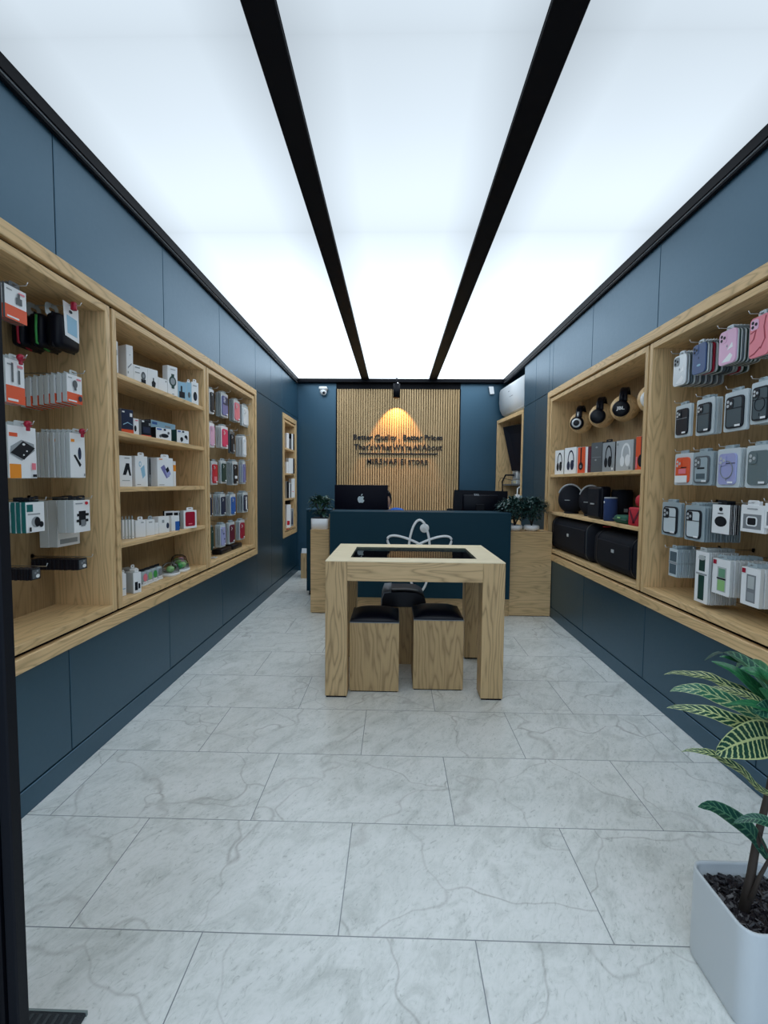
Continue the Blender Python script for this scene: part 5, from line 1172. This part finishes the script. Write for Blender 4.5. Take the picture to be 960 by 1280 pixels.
# ---- security camera, sensor, spotlight
t = thing('security_camera', 'white dome security camera high on the blue back wall', 'camera', (-1.165, YB-0.07, 2.87))
part('mount', t, MB().box(-1.232, -1.098, YB-0.13, YB-0.001, 2.945, 2.995, WHITEG, 0.018, 3))
part('housing', t, MB().lathe([(0.048,0.075),(0.056,0.05),(0.052,0.02),(0.035,-0.008),(0.0,-0.018)], WHITEG, (-1.165, YB-0.075, 2.878), 24)); part('lens', t, MB().sphere((-1.150, YB-0.118, 2.895), (0.022,0.016,0.022), INK, 14))
t = thing('motion_sensor', 'small white motion sensor box on the back wall near the air conditioner', 'sensor', (1.52, YB-0.04, 2.90))
part('housing', t, MB().prism([(1.485,3.015),(1.555,3.015),(1.575,2.90),(1.51,2.895)], WHITEG, (0,YB-0.02,0), depth=0.04)); part('bracket', t, bx(1.51,1.545,YB-0.02,YB-0.001,2.94,3.0,WHITE,0.003))
t = thing('spotlight', 'black cylinder spotlight lighting the slogan from the ceiling', 'lamp', (0.012, 7.388, 2.80))
part('housing', t, MB().lathe([(0.040,0.0),(0.056,0.0),(0.056,0.215),(0.0,0.215)], BLACK, (0.012,7.388,2.79), 24)); part('bulb', t, MB().lathe([(0.0,0.03),(0.036,0.03),(0.036,0.034),(0.0,0.034)], M('warm_bulb', (1,0.62,0.25,1), 0.5, emit=3), (0.012,7.388,2.79), 20))
part('rod', t, MB().cyl((0.012,7.388,3.0),(0.012,7.388,3.10),0.012,0.012,BLACK,10))
part('status_light', t, MB().sphere((0.026,YB-0.14,ZC-0.07),(0.012,0.012,0.012),M('white_led',(0.9,0.95,1,1),0.5,emit=2.0),10))
sp = bpy.data.lights.new('spot_lamp','SPOT'); sp.energy = 38; sp.color = (1.0,0.50,0.17); sp.spot_size = math.radians(77); sp.spot_blend = 0.3; sp.shadow_soft_size = 0.02
so = bpy.data.objects.new('spot_lamp', sp); C.objects.link(so); so.parent = t; so.location = Vector((0.0,0.0,-0.012))*S; so.rotation_euler = (math.radians(30),0,0)

# ---- air conditioner and alcove
def QP(u, v_, z): return QM @ Vector((u, v_, z))
def qbox(mb, u0, u1, v0, v1, z0, z1, m, bev=0, seg=1): return mb.box(u0,u1,v0,v1,z0,z1,m,bev,seg,QM)
t = thing('air_conditioner', 'white wall mounted air conditioner above the cable alcove', 'air conditioner', QP(0.55,0.0,2.55))
prof = [(p+0.155, z) for p, z in [(0.0,2.53),(-0.05,2.515),(-0.115,2.55),(-0.155,2.63),(-0.168,2.74),(-0.165,2.90),(-0.15,2.945),(-0.12,2.96),(0.0,2.96)]]
L_ = 1.10
def acx(u0, u1, pr, m):
    mb = MB(); a = [mb.bm.verts.new(QP(u0, p*1.0, z)) for p, z in pr]; b = [mb.bm.verts.new(QP(u1, p, z)) for p, z in pr]; k = len(pr)
    mb._fin([mb.bm.faces.new(list(reversed(a))), mb.bm.faces.new(b)], m); mb._fin([mb.bm.faces.new([a[i],a[(i+1)%k],b[(i+1)%k],b[i]]) for i in range(k)], m, True)
    bmesh.ops.recalc_face_normals(mb.bm, faces=mb.bm.faces); return mb
ACW = M('air_conditioner_white', (0.70,0.74,0.76,1), 0.35)
U0 = 0.035
part('body', t, acx(U0, U0+L_, prof, ACW))
part('air_flap', t, acx(U0+0.10, U0+L_-0.06, [(0.093,2.516),(0.039,2.546),(0.035,2.540),(0.089,2.508)], SILVER))
part('display_mark', t, acx(U0+0.45, U0+0.60, [(-0.0145,2.745),(-0.0145,2.752),(-0.0125,2.752),(-0.0125,2.745)], MIDGREY)); part('power_light', t, acx(U0+0.62, U0+0.66, [(-0.0145,2.83),(-0.0145,2.84),(-0.011,2.84),(-0.011,2.83)], MIDGREY))
t = thing('alcove_frame', 'tall oak framed alcove with a black flap and cables, behind the bowl plants', 'frame', QP(0.6,0.0,AZ0))
fw = 0.055
part('rail', t, qbox(MB(), A0, A1, -0.015, 0.05, AZ1-fw, AZ1, OY, 0.002)); part('rail', t, qbox(MB(), A0, A1, -0.015, 0.05, AZ0, AZ0+fw, OY, 0.002))
part('stile', t, qbox(MB(), A0, A0+fw, -0.015, 0.05, AZ0+fw, AZ1-fw, OZ, 0.002)); part('stile', t, qbox(MB(), A1-fw, A1, -0.015, 0.05, AZ0+fw, AZ1-fw, OZ, 0.002))
part('side_panel', t, qbox(MB(), A1-fw, A1-0.03, 0.05, 0.40, AZ0, AZ1, OZ, 0.001)); part('side_panel', t, qbox(MB(), A0+0.03, A0+fw, 0.05, 0.40, AZ0, AZ1, OZ, 0.001))
part('back_panel', t, qbox(MB(), A0, A1, 0.40, 0.41, AZ0, AZ1, BLACK)); part('top_panel', t, qbox(MB(), A0, A1, 0.05, 0.40, AZ1-0.02, AZ1, OX)); part('shelf', t, qbox(MB(), A0+fw, A1-fw, 0.08, 0.40, 1.44, 1.462, DKGREY, 0.002)); part('shelf', t, qbox(MB(), A0+fw, A1-fw, 0.08, 0.40, 1.13, 1.15, SILVER, 0.002))
mb = MB(); pr = [QP(A0+fw,0.36,2.36), QP(A1-fw-0.06,0.06,2.36), QP(A1-fw-0.42,0.10,1.66), QP(A0+fw,0.36,1.66)]
pr2 = [p+Vector((0,0.0,0))+QD.cross(Vector((0,0,1)))*(-0.012) for p in pr]
a = [mb.bm.verts.new(p) for p in pr]; b = [mb.bm.verts.new(p) for p in pr2]
mb._fin([mb.bm.faces.new(a), mb.bm.faces.new(list(reversed(b)))]+[mb.bm.faces.new([a[i],b[i],b[(i+1)%4],a[(i+1)%4]]) for i in range(4)], PLASTIC_K); part('black_flap', t, mb)
dev = lambda nm, lab, cat, u, v_, z, w, d, h, m: tag(qbox(MB(), u-w/2, u+w/2, v_-d/2, v_+d/2, z, z+h, m, 0.006, 2).build(nm), lab, cat)
o = dev('network_box','grey network box on the dark alcove shelf','router',0.74,0.2,1.535,0.20,0.14,0.13,SILVER)
part('vent', o, qbox(MB(),0.68,0.80,0.126,0.131,1.56,1.63,MIDGREY))
o = dev('adapter_block','pale adapter block lying under the grey network box','adapter',0.78,0.2,1.462,0.26,0.12,0.07,SPINE); part('label_plate', o, qbox(MB(),0.70,0.84,0.136,0.141,1.475,1.515,M('cream_label',(0.6,0.55,0.35,1),0.5)))
o = dev('power_strip','white power strip standing upright in the alcove','power strip',0.30,0.16,1.462,0.06,0.05,0.30,WHITEG)
for k in range(4): part('socket', o, qbox(MB(),0.278,0.322,0.131,0.136,1.49+0.066*k,1.53+0.066*k,GREYP))
o = dev('white_router','white box on the lower alcove shelf','router',0.56,0.2,1.15,0.24,0.16,0.16,WHITEG); part('port_panel', o, qbox(MB(),0.50,0.58,0.116,0.121,1.18,1.24,MIDGREY))
cab = lambda pts, r_, m, lab: tag(MB().tube([QP(*p) for p in pts], r_, m, 7).build('cable'), lab, 'cable')
cab([(0.74,0.13,1.60),(0.86,0.03,1.60),(0.92,0.0,1.50),(0.90,0.0,1.36),(0.80,-0.01,1.20),(0.70,-0.01,1.06)],0.013,RUB,'thick black cable drooping out of the alcove')
cab([(0.30,0.12,1.46),(0.33,0.04,1.40),(0.33,0.03,1.20),(0.34,0.03,1.02)],0.010,WHITEG,'white cable hanging straight down in the alcove')
cab([(0.80,0.12,1.52),(0.98,0.0,1.56),(1.06,-0.01,1.50),(1.08,-0.01,1.3),(1.0,-0.01,1.1)],0.004,INK,'thin black cable looping at the far side of the alcove')
cab([(0.16+0.09*math.cos(a),0.06,1.42+0.16*math.sin(a)) for a in [0.3*i for i in range(22)]],0.006,WHITEG,'coiled white cable against the near side of the alcove')

# ================================================================== PLANTS
def small_leaves(mb, c, rx, ry, rz_, n, ln, m, rnd):
    for k in range(n):
        a, e = rnd.uniform(0, 2*PI), rnd.uniform(-0.6, 1.4)
        rr = rnd.uniform(0.35, 1.0)**0.6
        p = Vector((c[0]+rx*rr*math.cos(a)*math.cos(e), c[1]+ry*rr*math.sin(a)*math.cos(e), c[2]+rz_*rr*math.sin(e)))
        d = Vector((math.cos(a)*rnd.uniform(0.4,1), math.sin(a)*rnd.uniform(0.4,1), rnd.uniform(-0.4,0.7))).normalized()
        l = ln*rnd.uniform(0.7,1.3)
        mb.blade([p, p+d*l*0.35+Vector((0,0,0.006)), p+d*l*0.7+Vector((0,0,0.004)), p+d*l+Vector((0,0,-0.008))], lambda t: l*0.27*math.sin(PI*min(0.98, t*0.9+0.1)), m, nw=2)
LEAFK = leaf_mat('dark_shrub_leaf', (0.012,0.045,0.032,1), (0.035,0.10,0.065,1), (0.10,0.20,0.14,1), 5, 0.15)
LEAFB = leaf_mat('blue_green_leaf', (0.010,0.035,0.032,1), (0.03,0.085,0.075,1), (0.08,0.16,0.14,1), 4, 0.15)
SOIL = M('dark_potting_bark', (0.010,0.008,0.010,1), 0.5, bump=0.5, bscale=40)
STEM = M('brown_stem', (0.045,0.032,0.024,1), 0.75, bump=0.4, bscale=80)
rnd = random.Random(11)
ZP = 0.938
t = thing('potted_shrub', 'dark leafy plant in a white rectangular planter on the oak plinth', 'plant', (-0.835, 5.27, ZP))
mb = MB(); px_, py_ = -0.835, 5.27
mb.prism(rrect(0.196,0.22,0.03,5,px_,py_), WHITEG, (0,0,ZP), (1,0,0), (0,1,0), 0.118, True); part('planter', t, mb)
part('soil', t, MB().prism(rrect(0.17,0.19,0.03,5,px_,py_), SOIL, (0,0,ZP+0.117), (1,0,0), (0,1,0), 0.010, True))
mb = MB()
for k in range(7):
    a = rnd.uniform(0,2*PI); mb.tube([(px_,py_,ZP+0.12),(px_+0.03*math.cos(a),py_+0.03*math.sin(a),ZP+0.2),(px_+0.07*math.cos(a),py_+0.06*math.sin(a),ZP+0.30)],0.006,STEM,6)
part('stems', t, mb)
mb = MB(); small_leaves(mb,(px_,py_-0.0,ZP+0.275),0.10,0.10,0.085,120,0.075,LEAFK,rnd); small_leaves(mb,(px_,py_,ZP+0.17),0.06,0.06,0.05,40,0.06,LEAFK,rnd); part('foliage', t, mb)
for bx_, lab, cx_, rr_ in ((1.349,'bushy plant in a white bowl beside the counter edge',1.35,0.19),(1.537,'bushy plant in a white bowl beside the headphone wall',1.545,0.15)):
    t = thing('bowl_plant', lab, 'plant', (bx_, 5.265, ZP))
    part('bowl', t, MB().lathe([(0.0,0.0),(0.055,0.0),(0.085,0.022),(0.088,0.045),(0.078,0.064),(0.070,0.064),(0.075,0.045),(0.0,0.040)], WHITEG, (bx_,5.265,ZP), 32))
    part('soil', t, MB().lathe([(0.073,0.048),(0.05,0.056),(0.0,0.060)], SOIL, (bx_,5.265,ZP), 20))
    mb = MB()
    for k in range(9):
        a = rnd.uniform(0,2*PI); e = rr_*rnd.uniform(0.4,0.9)
        mb.tube([(bx_,5.265,ZP+0.05),(bx_+0.25*(cx_-bx_)+0.3*e*math.cos(a),5.265+0.2*e*math.sin(a),ZP+0.16),(cx_+e*math.cos(a),5.265+0.5*e*math.sin(a),ZP+0.29)],0.005,STEM,6)
    part('stems', t, mb)
    mb = MB(); small_leaves(mb,(cx_,5.265,ZP+0.25),rr_,0.12,0.115,420,0.055,LEAFB,rnd); small_leaves(mb,(bx_,5.265,ZP+0.16),0.11,0.08,0.08,150,0.045,LEAFB,rnd); part('foliage', t, mb)

# ---- croton in the square pot
PX0, PX1, PY0, PY1, PH = 0.930, 1.178, 1.172, 1.420, 0.282
t = thing('potted_croton', 'croton with yellow veined leaves in a pale square pot on the stone floor', 'plant', ((PX0+PX1)/2, (PY0+PY1)/2, 0))
POT = M('pale_concrete_pot', (0.66,0.70,0.72,1), 0.4, bump=0.15, bscale=500)
cx, cy = (PX0+PX1)/2, (PY0+PY1)/2; w = PX1-PX0
mb = MB(); rings = []
for ww, z, r_ in ((w-0.012,0.0,0.036),(w-0.004,0.006,0.040),(w,0.03,0.042),(w,PH-0.008,0.042),(w-0.002,PH,0.042),(w-0.014,PH,0.036),(w-0.018,PH-0.008,0.034),(w-0.022,PH-0.09,0.032)):
    rings.append([mb.bm.verts.new(Vector((p, q, z))) for p, q in rrect(ww, ww, r_, 6, cx, cy)])
k = len(rings[0]); fs = []
for A, B in zip(rings, rings[1:]): fs += [mb.bm.faces.new([A[j],A[(j+1)%k],B[(j+1)%k],B[j]]) for j in range(k)]
mb._fin(fs, POT, True); mb._fin([mb.bm.faces.new(list(reversed(rings[0]))), mb.bm.faces.new(rings[-1])], POT); part('pot', t, mb)
part('drip_mat', t, MB().prism(rrect(w-0.02,w-0.02,0.036,6,cx,cy), RUB, (0,0,0.0), (1,0,0), (0,1,0), 0.004))
zs = PH-0.045; mb = MB(); mb.prism(rrect(w-0.023,w-0.023,0.032,6,cx,cy), SOIL, (0,0,zs-0.02), (1,0,0), (0,1,0), 0.02)
BARK = M('glossy_bark_chip', (0.016,0.013,0.016,1), 0.28)
for k in range(620):
    x, y = rnd.uniform(PX0+0.018, PX1-0.018), rnd.uniform(PY0+0.018, PY1-0.018)
    s = rnd.uniform(0.004, 0.010)
    mx = Matrix.Translation((x, y, zs+rnd.uniform(0.0,0.012))) @ Matrix.Rotation(rnd.uniform(0,6), 4, 'Z') @ Matrix.Rotation(rnd.uniform(-0.8,0.8), 4, 'X') @ Matrix.Rotation(rnd.uniform(-0.8,0.8), 4, 'Y')
    mb.box(-s*1.5, s*1.5, -s*0.8, s*0.8, -s*0.35, s*0.35, BARK, s*0.2, 1, mx)
part('soil', t, mb)
sb = onY(930, 1128, 1.285); sm = onY(946, 1050, 1.29); s2 = onY(962, 985, 1.295); s3 = onY(977, 905, 1.30); s4 = onY(985, 850, 1.30)
sb.z = zs+0.005
part('stem', t, MB().tube([sb, sb.lerp(sm,0.5)+Vector((0.002,0,0)), sm, sm.lerp(s2,0.5), s2, s3, s4], [0.014,0.011,0.010,0.009,0.009,0.008,0.005], STEM, 10))
part('side_shoot', t, MB().tube([onY(938,1125,1.27)*1.0, onY(950,1095,1.265), onY(966,1066,1.26)], [0.007,0.005,0.004], STEM, 8))
part('side_shoot', t, MB().tube([onY(949,1038,1.288), onY(952,1052,1.27), onY(964,1072,1.26)], [0.004,0.003,0.003], STEM, 7))
VAR = leaf_mat('variegated_croton_leaf', (0.010,0.045,0.030,1), (0.02,0.085,0.05,1), (0.50,0.55,0.24,1), 15, 0.50)
VARG = leaf_mat('green_veined_croton_leaf', (0.02,0.10,0.06,1), (0.05,0.19,0.11,1), (0.42,0.50,0.24,1), 13, 0.38)
DRK = leaf_mat('dark_croton_leaf', (0.008,0.05,0.035,1), (0.012,0.085,0.055,1), (0.10,0.24,0.13,1), 13, 0.34)
GRN = leaf_mat('fresh_green_leaf', (0.010,0.085,0.035,1), (0.025,0.17,0.065,1), (0.05,0.22,0.08,1), 9, 0.2)
def spline(pts, n=14):
    P = [pts[0]]+list(pts)+[pts[-1]]; out = []
    for i in range(n):
        f = i/(n-1)*(len(pts)-1); k = min(int(f), len(pts)-2); u = f-k; a, b, c, d = P[k], P[k+1], P[k+2], P[k+3]
        out.append(0.5*((2*b)+(c-a)*u+(2*a-5*b+4*c-d)*u*u+(3*b-a-3*c+d)*u**3))
    return out
def croton_leaf(crop, pts, width, m, up=(0,-0.5,1), fold=0.3, wave=0.0, point=1.0):
    """pts run from the base to the tip: photograph position and distance"""
    P = spline([onY(*cp(crop, x, y), Y) for x, y, Y in pts])
    if wave: P = [p+Vector((0,0,wave*math.sin(i*1.7))) for i, p in enumerate(P)]
    mb = MB(); mb.blade(P, lambda u: max(0.0006, width*math.sin(PI*min(1, u*0.94+0.06))**0.75*(1-0.35*u*point)), m, up, fold)
    lf = part('leaf', t, mb)
    return lf
p5 = 'p5'
croton_leaf(p5,[(1060,640,1.33),(900,545,1.38),(700,425,1.42),(480,330,1.45),(280,278,1.47),(68,290,1.48)],0.020,VAR,(0,-0.9,1),0.25,0.0035)
croton_leaf(p5,[(1060,700,1.32),(930,570,1.34),(770,470,1.36),(560,415,1.38),(400,405,1.40)],0.016,VAR,(0,-0.8,1))
croton_leaf(p5,[(1060,760,1.30),(850,640,1.31),(640,525,1.32),(420,440,1.33),(260,405,1.34),(118,432,1.35)],0.027,VARG,(0,-1.3,1),0.2,0.002)
croton_leaf(p5,[(1060,830,1.28),(900,760,1.27),(720,700,1.26),(500,625,1.26),(300,575,1.27),(90,570,1.28)],0.024,VAR,(0,-1.4,1),0.2,0.002)
croton_leaf(p5,[(1080,860,1.27),(930,822,1.24),(800,838,1.22),(640,890,1.20),(500,965,1.19)],0.052,VAR,(0,-2.4,1),0.25,0,0.6)
croton_leaf(p5,[(1010,1330,1.22),(850,1240,1.21),(700,1090,1.20),(500,975,1.20),(350,930,1.205),(215,940,1.21)],0.014,VAR,(0,-0.9,1),0.3,0.0015)
croton_leaf(p5,[(1080,620,1.34),(930,510,1.37),(800,380,1.40),(640,250,1.43),(465,178,1.46)],0.026,GRN,(0,-1.0,1),0.35)
croton_leaf(p5,[(1080,520,1.36),(940,350,1.40),(820,235,1.43),(690,170,1.46),(535,140,1.48)],0.021,GRN,(0,-0.8,1),0.35,0.002)
croton_leaf(p5,[(1120,520,1.28),(1000,400,1.27),(900,310,1.27),(800,262,1.28),(708,242,1.29)],0.023,GRN,(0,-1.0,1),0.3,0.002)
croton_leaf(p5,[(1120,700,1.22),(1000,610,1.20),(870,555,1.19),(740,530,1.19),(600,540,1.19)],0.014,GRN,(0,-0.9,1),0.3)
croton_leaf(p5,[(1120,640,1.25),(1010,540,1.22),(930,470,1.20),(865,405,1.19)],0.024,GRN,(0,-1.2,1),0.3)
croton_leaf(p5,[(1150,600,1.24),(1020,590,1.21),(920,590,1.19),(810,600,1.18)],0.036,DRK,(0,-1.6,1),0.3)
croton_leaf(p5,[(1150,560,1.26),(1050,430,1.25),(960,330,1.25),(880,260,1.26)],0.022,GRN,(0,-1.0,1),0.3)
croton_leaf(p5,[(1150,860,1.24),(1050,800,1.22),(960,700,1.20),(850,560,1.19)],0.018,VAR,(0,-1.1,1),0.3)
croton_leaf(p5,[(1150,760,1.30),(1000,640,1.32),(880,560,1.35),(760,470,1.37)],0.020,DRK,(0,-1.0,1),0.3)
for k in range(9):         # leaves on the far side of the crown, outside the frame
    a = -1.2+k*0.36; b = Vector((s3.x, s3.y, s3.z+0.02*(k%3)))
    mb = MB(); dd = Vector((math.cos(a)*0.9, math.sin(a)*0.9, 0)); mb.blade(spline([b, b+dd*0.10+Vector((0,0,0.07)), b+dd*0.22+Vector((0,0,0.09)), b+dd*0.32+Vector((0,0,0.03))]), lambda u: max(0.0006, 0.025*math.sin(PI*min(1,u*0.94+0.06))), (VAR, GRN, DRK)[k%3], (0,0,1), 0.3); part('leaf', t, mb)
croton_leaf('p6',[(520,410,1.28),(455,310,1.285),(400,240,1.27),(300,165,1.26),(210,118,1.255),(138,122,1.25)],0.026,VARG if False else DRK,(0,-1.3,1),0.3,0,0.5)
croton_leaf('p6',[(600,260,1.20),(512,205,1.21),(420,182,1.22),(330,205,1.23)],0.016,DRK,(0,-1.1,1),0.3)

# ================================================================== FRONT: door post and mat
t = struct(MB().box(-1.10, -0.800, 0.885, 0.935, 0, 3.05, BLACK, 0.004).box(-0.800, -0.7765, 0.895, 0.925, 0, 3.05, RUB, 0.003).box(-0.83, -0.815, 0.880, 0.886, 0, 3.05, MIDGREY).build('door_1'))
part('door_handle', t, MB().cyl((-0.93,0.84,0.95),(-0.93,0.84,1.75),0.014,0.014,BLACK,14).cyl((-0.93,0.84,1.05),(-0.93,0.886,1.05),0.01,0.01,BLACK,10).cyl((-0.93,0.84,1.65),(-0.93,0.886,1.65),0.01,0.01,BLACK,10))
mt = MB().box(-1.75, -0.823, 0.55, 1.166, 0.0005, 0.012, M('ribbed_grey_mat', (0.03,0.035,0.04,1), 0.9, bump=1.0, bscale=300), 0.003)
for k in range(40): mt.box(-1.74+k*0.0228, -1.732+k*0.0228, 0.56, 1.155, 0.012, 0.0155, M('mat_rib', (0.06,0.07,0.075,1), 0.95))
m_ = mt.build('door_mat'); tag(m_, 'dark ribbed door mat in the corner beside the black door post', 'mat'); part('mat_edge', m_, MB().box(-1.752,-0.821,1.163,1.169,0.0005,0.013,M('pale_mat_edge',(0.25,0.30,0.29,1),0.7)))

# ================================================================== LIGHT, CAMERA
w_ = bpy.data.worlds.new('street_light'); bpy.context.scene.world = w_; w_.use_nodes = True
bg = w_.node_tree.nodes['Background']; bg.inputs[0].default_value = (0.60,0.78,1.0,1); bg.inputs[1].default_value = WORLD
cd = bpy.data.cameras.new('camera'); co = bpy.data.objects.new('camera', cd); C.objects.link(co)
cd.sensor_fit = 'VERTICAL'; cd.sensor_height = 36; cd.lens = FPX/1280*36; cd.clip_start = 0.02; cd.clip_end = 100
mw = Matrix(((RT.x, UP.x, -FWD.x, 0), (RT.y, UP.y, -FWD.y, 0), (RT.z, UP.z, -FWD.z, EYE.z*S), (0,0,0,1)))
co.matrix_world = mw
sc = bpy.context.scene; sc.camera = co
vs = sc.view_settings; vs.view_transform = 'Standard'; vs.look = 'None'; vs.exposure = EXPO; vs.gamma = 1; vs.use_curve_mapping = False
